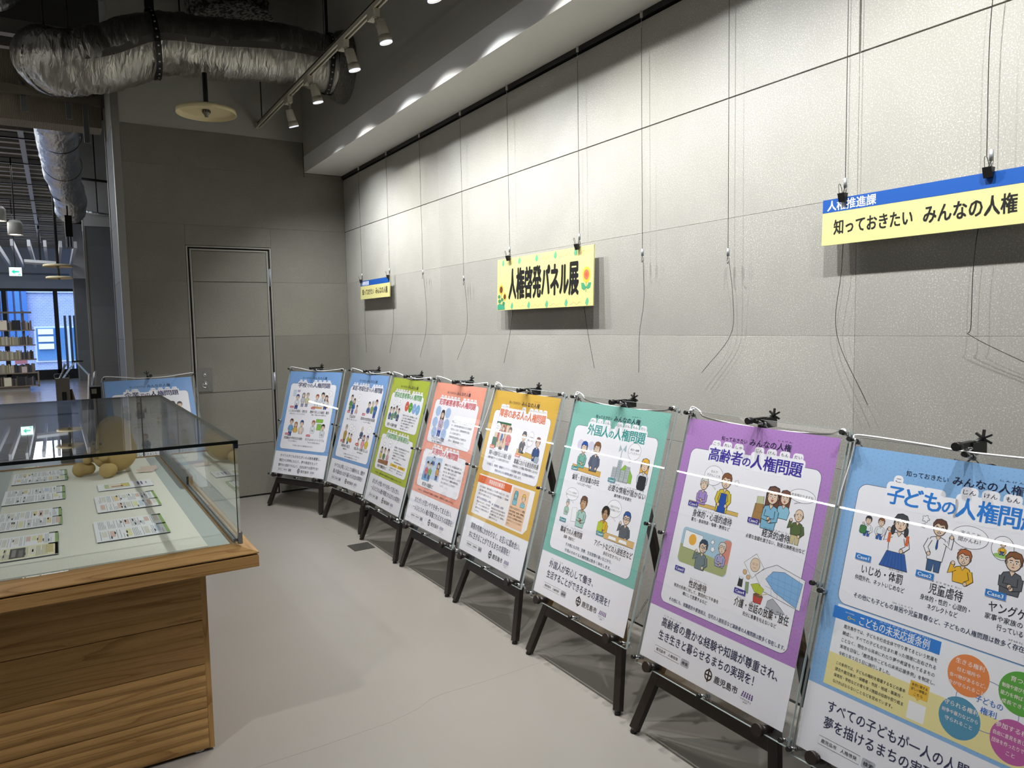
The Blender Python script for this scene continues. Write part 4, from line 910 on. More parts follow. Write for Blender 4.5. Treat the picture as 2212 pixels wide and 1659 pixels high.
# ================================================================ POSTER ARTWORK
BK = '#20222a'
def lines(p, u, v, w, h, rows, col=BK, dv=None):
    dv = dv or h*1.75
    for i, t in enumerate(rows): p.text(u, v+i*dv, h, t, col, 9)
def art_purple(p):
    base(p, '#b384c8', '#a274bb'); T = '#3d2f9e'; L_ = '#3a2f96'
    p.title(306, 112, 372, [J('高', 'こう'), J('齢', 'れい'), J('者', 'しゃ'), J('の', '', .72)]+RT, T, 50)
    balloon(p, 160, 182, 40, 33, ['なんで', 'そげんことも', 'できんの!?'], 4, 10, (1, 1))
    p.shape([(75, 281), (292, 283), (292, 295), (75, 293)], '#dcb765', 3, 1)
    person(p, 128, 217, 38, '#d5d5d3', '#a88fd0', 5, 'short', face='sad', arms='front', tall=2.)
    person(p, 219, 192, 46, '#8c5a33', '#d9c43c', 5, 'short', face='angry', arms='down', tall=2.7, apron='#1c4fb0'); puff(p, 262, 190, 8)
    caselab(p, 75, 291, 1, L_); p.text(104, 319, 26, '身体的・心理的虐待', BK, 9, 'l', 170); ruby(p, 104, 270, 304, 'しん たい てき しん り てき ぎゃく たい')
    p.text(103, 341, 14, '暴力・身体拘束・侮辱・無視など', BK, 9, 'l', 168)
    person(p, 408, 205, 50, '#6a4636', '#7fb9d6', 5, 'long', face='smile', arms='front', tall=2.4); p.shape([(352, 215), (377, 212), (380, 262), (353, 264)], '#c4c79c', 10.4, 1); p.shape([(349, 238), (382, 236), (380, 294), (345, 294)], '#a9824c', 10.8, 1.2)
    person(p, 452, 203, 40, '#7a4a38', '#8fc4dd', 3.4, 'long', face='smile', arms='none', tall=1.6)
    balloon(p, 508, 186, 44, 20, ['年金預かりますね'], 5, 9.5, (-1, 1)); person(p, 510, 244, 36, '#cfcfca', '#5a6b3e', 5, 'bald', face='sad', arms='up', tall=1.7, legs='#cdbf8f')
    caselab(p, 332, 293, 2, L_); p.text(445, 320, 26, '経済的虐待', BK, 9, 'c', 100); ruby(p, 397, 490, 304, 'けい ざい てき ぎゃく たい'); p.text(338, 342, 14, '必要な金銭を渡さない、財産の無断処分など', BK, 9, 'l', 214)
    p.rrect(78, 372, 292, 492, 14, '#a9c9dd', 3); p.poly([(78, 430), (292, 450), (292, 478), (278, 492), (92, 492), (78, 478)], '#a9b07a', 3.4); p.rrect(262, 376, 292, 452, 8, '#d9907f', 3.5)
    p.shape([(90, 382), (170, 386), (170, 442), (90, 440)], '#f6f6f8', 3.8, 1.2); p.ell(128, 408, 17, 19, '#eeb23c', 4.6, 12)
    person(p, 180, 420, 40, '#33465f', '#6f8086', 5, 'short', face='angry', arms='up', tall=2.1, glasses=True, look=1); person(p, 258, 406, 34, '#d8d8d6', '#a6a3cf', 5, 'short', face='sad', arms='front', tall=1.9); puff(p, 214, 396, 7); puff(p, 220, 418, 8)
    caselab(p, 77, 515, 3, L_); p.text(190, 549, 26, '性的虐待', BK, 9, 'c', 78); ruby(p, 152, 226, 532, 'せい てき ぎゃく たい'); p.text(88, 571, 13, '排泄の失敗に対して、懲罰的に下半身を', BK, 9, 'l', 198); p.text(188, 588, 13, '裸にして放置するなど', BK, 9, 'c', 108)
    p.shape([(352, 425), (392, 388), (428, 424), (392, 464)], '#f2f2f6', 3, 1.4); p.shape([(400, 450), (436, 420), (470, 402), (572, 420), (572, 508), (440, 490)], '#eeeef4', 3.2, 1.4)
    p.shape([(440, 452), (462, 424), (500, 416), (566, 432), (560, 504), (478, 480)], '#86b6e4', 4, 1.2)
    for i in range(5): p.line([(458+i*24, 424), (470+i*22, 494)], .9, '#5f93cc', 4.8)
    for i in range(3): p.line([(444, 440+i*16), (564, 448+i*18)], .9, '#5f93cc', 4.8)
    p.shape(el_pts(394, 422, 18, 21, 18), '#e6cdb4', 4.5, 1.2); [p.line(el_pts(388+i*12, 420, 3, 3, 8), .8, '#333', 5.4, True) for i in (0, 1)]; p.line([(388, 431), (399, 431)], 1, '#7c3b35', 5.4)
    p.shape([(346, 470), (360, 470), (362, 500), (344, 500)], '#2b2b2f', 5, 1); p.ell(353, 472, 7, 5, '#dfe9ee', 5.8); p.shape([(372, 480), (384, 478), (388, 512), (376, 512)], '#8aa07a', 5, 1)
    p.shape([(392, 482), (416, 472), (442, 484), (436, 504), (410, 500)], '#b9c83a', 5, 1.1); p.shape([(408, 508), (444, 506), (440, 530), (412, 530)], '#c84a40', 5.6, 1); p.ell(426, 507, 18, 6, '#7a5a3c', 6.2); p.line([(430, 505), (458, 492)], 2, '#d8c08a', 7)
    p.shape([(462, 512), (478, 500), (512, 520), (526, 530), (498, 542), (460, 530)], '#b4b6bc', 5, 1.2); p.shape(el_pts(362, 452, 8, 8, 9), '#d9b184', 5, 1); p.shape(el_pts(378, 464, 8, 7, 9), '#d9b184', 5, 1)
    caselab(p, 336, 515, 4, L_); p.text(345, 548, 28, '介護・世話の放棄・放任', BK, 9, 'l', 200); p.text(384, 573, 14, '充分に食事を与えないなど', BK, 9, 'l', 124); ruby(p, 352, 540, 532, 'かい ご　　せ わ　　　ほう き　ほう にん')
    p.text(80, 622, 14.5, 'その他にも、就職差別や悪徳商法、住宅の入居拒否など高齢者の人権問題は数多く存在します。', '#31406e', 9, 'l', 470)
    foot(p, '高齢者の豊かな経験や知識が尊重され、', '生き生きと暮らせるまちの実現を！', None, 476, 402); ruby(p, 74, 156, 682, 'こう れい しゃ')
def art_teal(p):
    base(p, '#83bfb3', '#6fae9f'); T = '#2d9a96'; L_ = '#2b8f95'
    p.title(306, 112, 360, [J('外', 'がい'), J('国', 'こく'), J('人', 'じん'), J('の', '', .72)]+RT, T, 51)
    p.ell(100, 182, 22, 22, '#d6d6ea', 2.8, 12); p.ell(172, 180, 20, 20, '#d6d6ea', 2.8, 12)
    p.shape([(75, 270), (270, 276), (270, 298), (75, 292)], '#dcae55', 3, 1)
    person(p, 130, 193, 46, '#1d56b4', '#76b8a8', 5, 'short', arms='front', tall=2.1, look=1); person(p, 214, 186, 48, '#8c5a3a', '#5f6a80', 5, 'short', face='angry', arms='down', tall=2.3, look=-1)
    caselab(p, 73, 286, 1, L_); p.text(92, 322, 26, '偏見・差別意識の存在', BK, 9, 'l', 182); ruby(p, 98, 270, 305, 'へん けん　さ べつ い しき　そん ざい'); p.text(182, 345, 14, 'ヘイトスピーチなど', BK, 9, 'c', 96)
    for i, (a, h_) in enumerate(((335, 50), (360, 80), (386, 44), (412, 62))): p.shape([(a, 292-h_), (a+24, 292-h_), (a+24, 296), (a, 296)], '#b9bfc6', 3+.1*i, 1); [p.rect(a+4+8*c, 292-h_+6+9*r_, a+8+8*c, 292-h_+11+9*r_, '#8d96a0', 4.5) for c in range(2) for r_ in range(int(h_/10)-1)]
    p.shape([(380, 250), (402, 226), (430, 234), (456, 262), (458, 292), (380, 292)], '#8fc24c', 2.9, 1); p.line([(368, 170), (372, 280)], 4, '#9fb4c0', 5); p.shape([(352, 152), (366, 168), (350, 180)], '#a8c3cc', 5.5, 1); p.shape([(388, 148), (374, 168), (392, 176)], '#a8c3cc', 5.5, 1)
    balloon(p, 440, 168, 36, 34, ['高台へ避難', 'してください！'], 4, 10, (-1, 1)); person(p, 514, 212, 46, '#f0bb36', '#d7dfe8', 5, 'long', arms='front', tall=2.1); p.shape(rr_pts(492, 252, 536, 306, 10), '#24262e', 10.4, 1)
    caselab(p, 322, 296, 2, L_); p.text(334, 326, 27, '必要な情報が届かない', BK, 9, 'l', 218); ruby(p, 340, 540, 308, 'ひつ よう　　じょう ほう　とど'); p.text(430, 351, 14, '案内等の多言語化', BK, 9, 'c', 102)
    balloon(p, 118, 395, 42, 26, ['どうして説明が', '変わらないのだろう'], 4, 9, (1, 1)); person(p, 102, 436, 26, '#a9b4b8', '#a9cfc0', 5, 'cap', arms='front', tall=2.2); person(p, 206, 418, 50, '#6b4a38', '#a4ccc2', 5, 'short', skin='#c89a70', face='sad', arms='front', tall=2.3, look=-1); p.shape([(140, 448), (172, 444), (180, 500), (146, 506)], '#f4f4f8', 10.2, 1)
    caselab(p, 70, 510, 3, L_); p.text(92, 548, 27, '職場での人権問題', BK, 9, 'l', 150); ruby(p, 96, 240, 530, 'しょく ば　　じん けん もん だい'); p.text(162, 574, 15, '就職・賃金など', BK, 9, 'c', 76)
    balloon(p, 396, 402, 42, 34, ['ご紹介できる', '物件が無いです'], 4, 10, (1, 1)); person(p, 352, 432, 46, '#33302e', '#e0b531', 5, 'curly', skin='#b98a62', arms='front', tall=2.1, look=1); p.shape([(320, 468), (352, 468), (352, 512), (320, 512)], '#b5c93c', 10.2, 1); person(p, 478, 424, 46, '#2a55a8', '#5b6068', 5, 'short', arms='up', tall=2.2, glasses=True)
    p.shape([(372, 500), (545, 500), (545, 524), (372, 524)], '#e0b877', 10, 1); p.shape([(400, 506), (440, 506), (446, 520), (396, 520)], '#fafafc', 10.8, 1); p.shape([(462, 506), (502, 506), (508, 520), (458, 520)], '#fafafc', 10.8, 1)
    caselab(p, 322, 512, 4, L_); p.text(324, 552, 27, 'アパートなどの入居拒否など', BK, 9, 'l', 226); p.text(440, 578, 15, '身近な生きづらさ', BK, 9, 'c', 104); ruby(p, 440, 520, 534, 'にゅう きょ きょ ひ')
    p.text(298, 601, 15, 'その他にも文化、宗教、生活習慣の違いなどから、', '#2f4a66', 9, 'c', 300); p.text(300, 625, 15, '外国人をめぐる人権問題は数多く存在します。', '#2f4a66', 9, 'c', 298)
    foot(p, '外国人が安心して働き、', '生活することができるまちの実現を！', None, 300, 414); ruby(p, 74, 160, 682, 'がい こく じん')
def art_child(p):
    W = ((38, 101, 558, 433),); base(p, '#8bb8e6', '#78a8dc', W); T = '#2a80d8'; L_ = '#2a7fd0'
    p.title(306, 116, 372, [J('子', 'こ'), J('ど', ''), J('も', ''), J('の', '', .72)]+RT, T, 55)
    person(p, 84, 196, 20, '#30343a', '#e8ecf2', 4, 'short', arms='up', tall=1.4, legs='#2f5fae'); p.shape(rr_pts(63, 212, 82, 234, 5), '#3f7f4a', 10, 1); person(p, 120, 194, 20, '#8c5a3a', '#e8ecf2', 4, 'short', arms='down', tall=1.6, legs='#2f5fae')
    person(p, 172, 186, 42, '#3c4248', '#f2f2f6', 5, 'pig', face='sad', arms='up', tall=2.1); p.poly([(144, 214), (152, 214), (152, 240), (144, 240)], '#dc6a3c', 10.2); p.poly([(192, 214), (200, 214), (200, 240), (192, 240)], '#dc6a3c', 10.2)
    p.shape([(148, 262), (196, 262), (210, 304), (134, 304)], '#3262ae', 10.4, 1.2); [p.line([(152+i*7, 264), (146+i*10, 303)], .9, '#1c3f80', 11.2) for i in range(6)]
    caselab(p, 66, 297, 1, L_); p.text(90, 327, 27, 'いじめ・体罰', BK, 9, 'l', 112, .01); ruby(p, 162, 200, 308, 'たい ばつ'); p.text(76, 352, 15, '仲間外れ、ネットいじめなど', BK, 9, 'l', 136, .01)
    puff(p, 232, 160, 8); puff(p, 230, 178, 5)
    person(p, 270, 176, 38, '#6b4636', '#f2f2f6', 5, 'short', face='angry', arms='upr', tall=2.5, glasses=True, tie='#24509a', legs='#3f5f8c')
    balloon(p, 342, 182, 42, 27, ['言うこと', '聞かんね！'], 4, 12, (-1, 1)); person(p, 338, 234, 36, '#b5653a', '#edb82e', 5, 'short', face='angry', arms='up', tall=1.8)
    caselab(p, 232, 298, 2, L_); p.text(310, 326, 29, '児童虐待', BK, 9, 'c', 80, .01); ruby(p, 274, 344, 307, 'じ どう ぎゃく たい'); p.text(312, 352, 15, '身体的・性的・心理的・', BK, 9, 'c', 118, .01); p.text(310, 371, 15, 'ネグレクトなど', BK, 9, 'c', 72, .01)
    p.shape(el_pts(416, 190, 24, 28), '#fafaff', 4, 1.1); person(p, 416, 182, 12, '#b5653a', '#edb82e', 5, 'short', tall=1.2, legs='#3f5f8c'); p.ell(415, 208, 16, 6, '#9ccb6c', 4.7)
    person(p, 444, 216, 40, '#8a5a38', '#5c6068', 5, 'short', arms='front', tall=2.1); balloon(p, 494, 182, 26, 24, ['・・・'], 4, 9, (-1, 1))
    caselab(p, 396, 298, 3, L_); p.text(408, 327, 27, 'ヤングケアラー', BK, 9, 'l', 140, .01); p.text(404, 350, 15, '家事や家族の世話などを', BK, 9, 'l', 146, .01); p.text(476, 369, 15, '行っている子ども', BK, 9, 'c', 88, .01)
    p.text(82, 400, 15, 'その他にも子どもの貧困や児童買春など、子どもの人権問題は数多く存在します。', '#1c2e58', 9, 'l', 455, .012); ruby(p, 188, 240, 388, 'ひん こん じ どう'); ruby(p, 460, 500, 388, 'かず おお そん ざい')
    p.rect(44, 436, 562, 652, '#f3f4f9', 3); p.poly([(44, 566), (562, 566), (562, 652), (44, 652)], '#efe3a0', 3.5); p.poly([(34, 443), (322, 443), (322, 475), (34, 475)], '#2a7fd8', 4)
    p.text(112, 461, 26, 'こどもの未来応援条例', '#f4f8ff', 9, 'l', 184, .012); ruby_c = p.text(230, 446, 5.5, 'みらい おうえん じょうれい', '#e8f2ff', 9, 'c', 130)
    p.line(el_pts(82, 464, 4, 4, 10), 1.6, '#d8c95a', 9, True); p.line([(86, 464), (98, 464), (98, 468)], 1.8, '#d8c95a', 9); p.text(82, 452, 5, 'KEY WORD', '#e8f2ff', 9, 'c')
    for i, (t_, w_) in enumerate((('鹿児島市では、子どもを社会全体で守り育てるという気運を', 248), ('醸成し、すべての子どもが生まれ育った環境に左右される', 248), ('ことなく、現在から将来にわたり夢や希望をもてるまちの', 248), ('実現を目指し「鹿児島市こどもの未来応援条例」を制定し、', 252), ('令和５年５月５日に施行しました。', 144))): p.text(72, 489+i*18, 11, t_, '#2a2c36', 9, 'l', w_, .008)
    for i, (t_, w_) in enumerate((('この条例では、子どもの権利を尊重するなどの基本', 190), ('理念や鹿児島市・保護者・市民・地域・事業所・', 186), ('保育所・学校などの育ち学ぶ施設の役割や取り組ま', 190), ('なければならないことなどを定めています。', 166))): p.text(70, 588+i*16, 9.8, t_, '#2a2c36', 9, 'l', w_, .008)
    p.shape([(268, 556), (314, 556), (314, 592), (296, 592), (291, 599), (286, 592), (268, 592)], '#f0bf3e', 4.5, .5, '#d8a62a'); p.text(291, 564, 8, '条例に関する', '#3a3322', 9, 'c', 38); p.text(291, 574, 8, '詳しい情報は', '#3a3322', 9, 'c', 38); p.text(291, 585, 8, 'こちら', '#3a3322', 9, 'c')
    p.rect(272, 604, 314, 646, '#f4f4f8', 4)
    p.line(el_pts(440, 548, 66, 56, 40), 1.3, '#3b6fa8', 4, True)
    for (u, v, c, ls) in ((392, 497, '#ec8a48', ['生きる権利', '住む場所や', '食べ物があるなど、', '命が守られること']), (503, 494, '#59a83c', ['育つ権利', '勉強や遊びをしながら', '能力を伸ばしながら', '成長できること']), (389, 597, '#4f93b4', ['守られる権利', '紛争や暴力などから', '守られること']), (502, 600, '#bf5aa0', ['参加する権利', '自由に意見を表したり', '団体を作ったりできる', 'こと'])):
        p.ell(u, v, 46, 47, c, 5, 36)
        for i, t_ in enumerate(ls): p.text(u, v-24+i*17 if i else v-26, 13 if i == 0 else 10.5, t_, '#fff4ee', 9, 'c', None if len(t_) < 8 else 80, .01)
    p.text(444, 538, 17, '子どもの', '#2a70c8', 9, 'c', 58, .015); p.text(446, 560, 17, '権利', '#2a70c8', 9, 'c', 34, .015)
    foot(p, 'すべての子どもが一人の人間として', '夢を描けるまちの実現を！', None, 440, 330)
def art_yellow(p):
    W = ((38, 101, 558, 420),); base(p, '#d9b04c', '#cfa540', W); T = '#e2713a'; L_ = '#e2703e'
    p.title(304, 112, 420, [J('障', 'しょう'), J('害', 'がい'), J('の', ''), J('あ', ''), J('る', ''), J('人', 'ひと'), J('の', '', .7)]+RT, T, 46)
    p.rect(88, 158, 228, 288, '#d8c3a8', 3); p.rect(88, 158, 228, 168, '#2f6a48', 3.4); p.rect(118, 168, 136, 262, '#b84a36', 3.5); p.rect(180, 168, 190, 262, '#b84a36', 3.5); p.rect(80, 240, 126, 294, '#3f6a52', 4)
    balloon(p, 108, 188, 26, 24, ['当店は', '利用不可'], 5, 9, (1, 1)); person(p, 164, 190, 30, '#a0522f', '#e8e0d4', 5, 'long', face='angry', arms='up', tall=2.4, apron='#2f5fae'); person(p, 230, 196, 34, '#6a4636', '#dc6f70', 6, 'short', face='sad', arms='down', tall=2.5, look=-1, legs='#3b4a7a'); person(p, 172, 264, 28, '#b9a58c', '#6b5a48', 6, 'short', tall=.9, arms='none')
    caselab(p, 70, 290, 1, L_); p.text(78, 321, 25, '障害への理解不足による偏見・差別', BK, 9, 'l', 214); p.text(76, 345, 13, '店舗の施設やサービスの提供を拒否するなど', BK, 9, 'l', 210)
    balloon(p, 424, 212, 28, 36, ['この職種は', '難しいね'], 4, 11, (-1, 1)); p.shape([(325, 270), (470, 282), (470, 302), (325, 296)], '#d8b25e', 4, 1)
    person(p, 366, 206, 42, '#3c3c42', '#4a5058', 5, 'short', arms='front', tall=2.2, tie='#8c3b3b'); person(p, 492, 220, 42, '#8a4636', '#3d5a8c', 6, 'short', arms='down', tall=2.5, look=-1, face='sad')
    p.shape([(386, 246), (410, 250), (404, 284), (380, 280)], '#f4f4f8', 10.6, 1); p.shape(rr_pts(490, 284, 528, 314, 12), '#9fb0bd', 11, 1)
    caselab(p, 322, 300, 2, L_); p.text(326, 332, 26, '職場における差別的待遇', BK, 9, 'l', 214); p.text(324, 355, 13, '障害があることを理由に昇進の対象としないなど', BK, 9, 'l', 222); ruby(p, 84, 290, 305, 'しょう がい　り かい ぶ そく　へん けん'); ruby(p, 330, 536, 316, 'しょく ば　　さ べつ てき たい ぐう')
    p.text(306, 380, 14, 'その他にも、物理的・情報的バリアフリーの未整備や虐待、社会参加の制限など', '#34406e', 9, 'c', 452); p.text(298, 402, 14, '障害のある人の人権問題は数多く存在します。', '#34406e', 9, 'c', 250)
    p.poly([(38, 440), (560, 440), (560, 616), (532, 644), (38, 644)], '#f3f0f2', 3); p.rect(34, 446, 360, 484, '#e26a2c', 4); p.text(222, 465, 24, '障害者差別解消法', '#fff3ea', 9, 'c', 150, .01); p.line([(76, 458), (88, 456), (88, 468), (78, 472)], 2, '#f6c49a', 6)
    for i, (t_, w_) in enumerate((('すべての国民が、障害の有無によって分け隔てられることなく、相互に', 290), ('人格と個性を尊重しながら共生する社会の実現を目指して、平成28年', 290), ('4月１日から施行されました。', 130))): p.text(66, 502+i*18, 11.5, t_, '#4a4148', 9, 'l', w_)
    p.text(66, 560, 13, '●「不当な差別的取扱い」の禁止', '#3a4a86', 9, 'l', 142); p.text(220, 566, 13, '●「合理的配慮」の提供', '#3a4a86', 9, 'l', 110)
    for i in range(4):
        p.text(68, 578+i*16, 10.5, ('障害のある人に対して、正当な理由', 'なく、サービスの提供を拒否したり', '制限するなどの差別的な取扱いを', 'しません。')[i], '#4a4148', 9, 'l', 136 if i < 3 else 46); p.text(220, 584+i*15, 10.5, ('障害のある人から何らかの助けが', '必要と伝えられた時、負担の重すぎ', 'ない範囲で対応します。事業者も', '義務となりました。')[i], '#4a4148', 9, 'l', 134 if i < 3 else 80)
    p.rect(376, 450, 520, 636, '#f0c8a4', 4); person(p, 412, 484, 34, '#6fb3c4', '#7fc0d0', 5, 'long', arms='none', tall=1.3, skin='#8ac4d2'); person(p, 482, 488, 34, '#eebf4a', '#7fc0d0', 5, 'short', arms='none', tall=1.1)
    p.text(448, 546, 13, '外見からは分かりにくい障害', '#3a2c28', 9, 'c', 132, .008)
    for i in range(5): p.text(384, 562+i*15, 10.5, ('身体の内部障害、発達障害、精神障害、', '知的障害、難病、聴覚障害など、', '外見からは障害の有無が', '分かりにくいことがあり', 'ます。')[i], '#4a3a34', 9, 'l', (130, 126, 128, 124, 26)[i])
    foot(p, '障害の有無にかかわりなく、お互いに認め合い、', '共に生きることができるまちの実現を！', None, 470, 398)
def art_pink(p):
    W = ((38, 101, 558, 358), (38, 400, 558, 622)); base(p, '#eda08a', '#e69580', W, '#2a2438', False); T = '#c8323e'
    p.title(306, 112, 436, [J('犯', 'はん'), J('罪', 'ざい'), J('被', 'ひ'), J('害', 'がい'), J('者', 'しゃ'), J('等', 'とう'), J('の', '', .7)]+RT, T, 40); p.title(300, 404, 320, [J('災', 'さい'), J('害', 'がい'), J('時', 'じ'), J('の', '', .7)]+RT, T, 40)
    for (u, v) in ((102, 170), (226, 172), (90, 236), (236, 236), (104, 294), (228, 296)): p.ell(u, v, 34, 32, '#aac4ea', 3+(u % 5)*.1, 9)
    person(p, 166, 186, 46, '#3c3432', '#c9b8d8', 5, 'long', face='sad', arms='front', tall=2.4, legs='#2f55a8')
    p.text(90, 330, 26, 'プライバシーの侵害', BK, 9, 'l', 160); p.text(170, 349, 12, '誹謗、報道、無神経取材など', BK, 9, 'c', 130)
    for i in range(6): p.text(300, 212+i*22, 13.5, ('犯罪被害者やその家族は、直接的な被害だけで', 'なく、誹謗中傷や過剰な取材などの二次的被害', 'を受けることがあり、犯罪被害者等の立場に', '立った支援が必要です。', '犯罪被害者等支援条例により相談窓口の', '設置など、支援に取り組んでいます。')[i], '#44414c', 9, 'l', (232, 232, 222, 130, 200, 186)[i])
    p.poly([(92, 444), (290, 430), (296, 566), (90, 560)], '#b9cfea', 3); p.poly([(90, 530), (180, 524), (186, 582), (88, 584)], '#6fa8d8', 3.5)
    for a, h_, tp, st in ((128, '#33302e', '#d8545c', 'short'), (172, '#5a4438', '#7cb84c', 'short'), (262, '#5a3c2c', '#dc9a3c', 'long')): person(p, a, 488 if a < 200 else 478, 32, h_, tp, 5, st, face='sad', arms='front', tall=2., legs='#3a4f80')
    person(p, 190, 446, 24, '#3f4f8c', '#4a6ab0', 4, 'short', arms='up', tall=1.4, skin='#dfe4ee')
    p.text(112, 603, 25, '被災者への配慮など', BK, 9, 'l', 142)
    for i in range(7): p.text(330, 458+i*20, 13, ('避難所などでは、特に配慮を必要とする', '高齢者、障害者、外国人、妊産婦や乳幼児', 'をはじめ、様々な人がいます。', '女性、子どもへの配慮も必要です。一人ひとり', 'が思いやりの心で、避難所の環境を整え、', '互いに助け合うことが大切で', 'しょう。')[i], '#44414c', 9, 'l', (196, 200, 158, 214, 200, 168, 40)[i])
    p.text(298, 643, 12.5, 'その他にも、犯罪被害者等・災害時の人権問題や、感染症などの課題もあります。', '#5c2c2c', 9, 'c', 450)
    foot(p, 'おたがいが思いやりを持って支え合い、', '一人ひとりの人権が尊重されるまちの実現を！', None, 462, 500)
def art_green(p):
    W = ((38, 101, 558, 340), (38, 384, 558, 622)); base(p, '#aebd3e', '#a3b334', W, '#1c2a2a', False); T = '#3d9a3c'
    p.title(306, 112, 440, [J('感', 'かん'), J('染', 'せん'), J('症', 'しょう'), J('患', 'かん'), J('者', 'しゃ'), J('等', 'とう'), J('の', '', .7)]+RT, T, 40); p.title(306, 388, 380, [J('同', 'どう'), J('和', 'わ'), J('問', 'もん'), J('題', 'だい'), J('（', '', .5), J('部', 'ぶ'), J('落', 'らく'), J('差', 'さ'), J('別', 'べつ'), J('）', '', .5)], T, 38)
    balloon(p, 116, 158, 32, 24, ['うつる', 'よ？'], 4, 10); balloon(p, 206, 154, 38, 26, ['入院', 'してた？'], 4, 10)
    for a, h_, tp in ((86, '#33302e', '#2f5a9a'), (132, '#4a3a34', '#5f9a78'), (176, '#6a3c34', '#4f8a6a'), (220, '#33302e', '#3a5f8c')): person(p, a, 218-(14 if a == 176 else 0), 34, h_, tp, 5+(a == 176), 'short', arms='front', tall=2.2)
    for i, c in enumerate(('#d8604a', '#57a83e', '#8fb0e4', '#7ab4dc')): p.ell(330+i*58, 176+i*3, 30, 33, c, 4, 26); p.text(330+i*58, 176+i*3, 10, ('新型', '肝炎', 'エイズ', 'ハンセン')[i], '#fff', 9, 'c')
    p.text(80, 316, 24, '病気への誤解や偏見', BK, 9, 'l', 166)
    for i in range(6): p.text(300, 236+i*17.5, 12, ('感染症に対する誤った認識や偏見から、感染', 'した人や家族、医療従事者などに対する', '差別・中傷が行われる事例があります。', '正しい知識と理解に基づいて、冷静に', '行動することが必要です。', '人権に配慮しましょう。')[i], '#3c4038', 9, 'l', (226, 214, 210, 200, 140, 130)[i])
    balloon(p, 112, 434, 34, 24, ['えっ', 'そうなの'], 4, 10); balloon(p, 210, 438, 32, 22, ['あの地区'], 4, 9)
    for a, h_, tp, st in ((98, '#5a3c2c', '#d8c86a', 'long'), (154, '#4a4a3a', '#4f8040', 'short'), (214, '#33302e', '#d8a8b8', 'short')): person(p, a, 490, 34, h_, tp, 5, st, arms='front', tall=1.9)
    p.poly([(76, 556), (246, 548), (246, 578), (76, 580)], '#9a6a48', 10); p.text(84, 598, 23, '結婚や就職差別など', BK, 9, 'l', 156)
    for i in range(5): p.text(292, 448+i*18, 12, ('同和問題は、日本社会の歴史的過程で形づくられた', '身分差別により、今なお日常生活の上で', '様々な差別を受ける、我が国固有の', '人権問題です。インターネット上の書込みも', '問題となっています。')[i], '#3c4038', 9, 'l', (236, 196, 180, 214, 112)[i])
    p.text(400, 540, 10, '部落差別解消推進法', '#4c5048', 9, 'c', 120); p.rect(290, 552, 400, 570, '#f0c93e', 4); p.rect(412, 552, 528, 570, '#f0c93e', 4); p.text(345, 561, 11, 'えせ同和行為', '#5a4a1c', 9, 'c'); p.text(470, 561, 11, '土地差別問題', '#5a4a1c', 9, 'c')
    for i in range(2): p.text(292, 582+i*15, 10, ('不当な要求をする行為です', '断りましょう')[i], '#3c4038', 9, 'l', (108, 60)[i]); p.text(414, 584+i*15, 10, ('地区を調べることは', '差別につながります')[i], '#3c4038', 9, 'l', 100)
    p.text(298, 643, 12.5, 'その他にも、感染症患者等・同和問題に関する人権課題が多く存在しています。', '#3a4a1c', 9, 'c', 450)
    foot(p, 'おたがいが思いやりを持って支え合い、', '一人ひとりの人権が尊重されるまちの実現を！', None, 462, 500)
def four(p, title_, tw, kh, cases, other, L_='#cf3a48', fig=None):
    base(p, '#7ba4d9', '#6e98cf', ((38, 101, 558, 640),), '#1a2040', False); p.title(306, 112, tw, title_, '#1f2a5c', kh)
    for i, (t_, s_) in enumerate(cases):
        u = 80 if i % 2 == 0 else 326; v = 300 if i < 2 else 522
        p.text(u+94, v+28, 24, t_, BK, 9, 'c', min(214, 24*len(t_))); p.text(u+94, v+51, 13, s_, BK, 9, 'c', min(190, 13*len(s_)))
        for f in fig[i]: person(p, u+f[0], (200 if i < 2 else 418)+f[1], f[2], f[3], f[4], 5+.3*(f[0] > 90), f[5], **(f[6] if len(f) > 6 else {}))
        caselab(p, u-8, v-4, i+1, L_)
    for i, t_ in enumerate(other): p.text(300, 606+i*20, 13.5, t_, '#3a4566', 9, 'c')
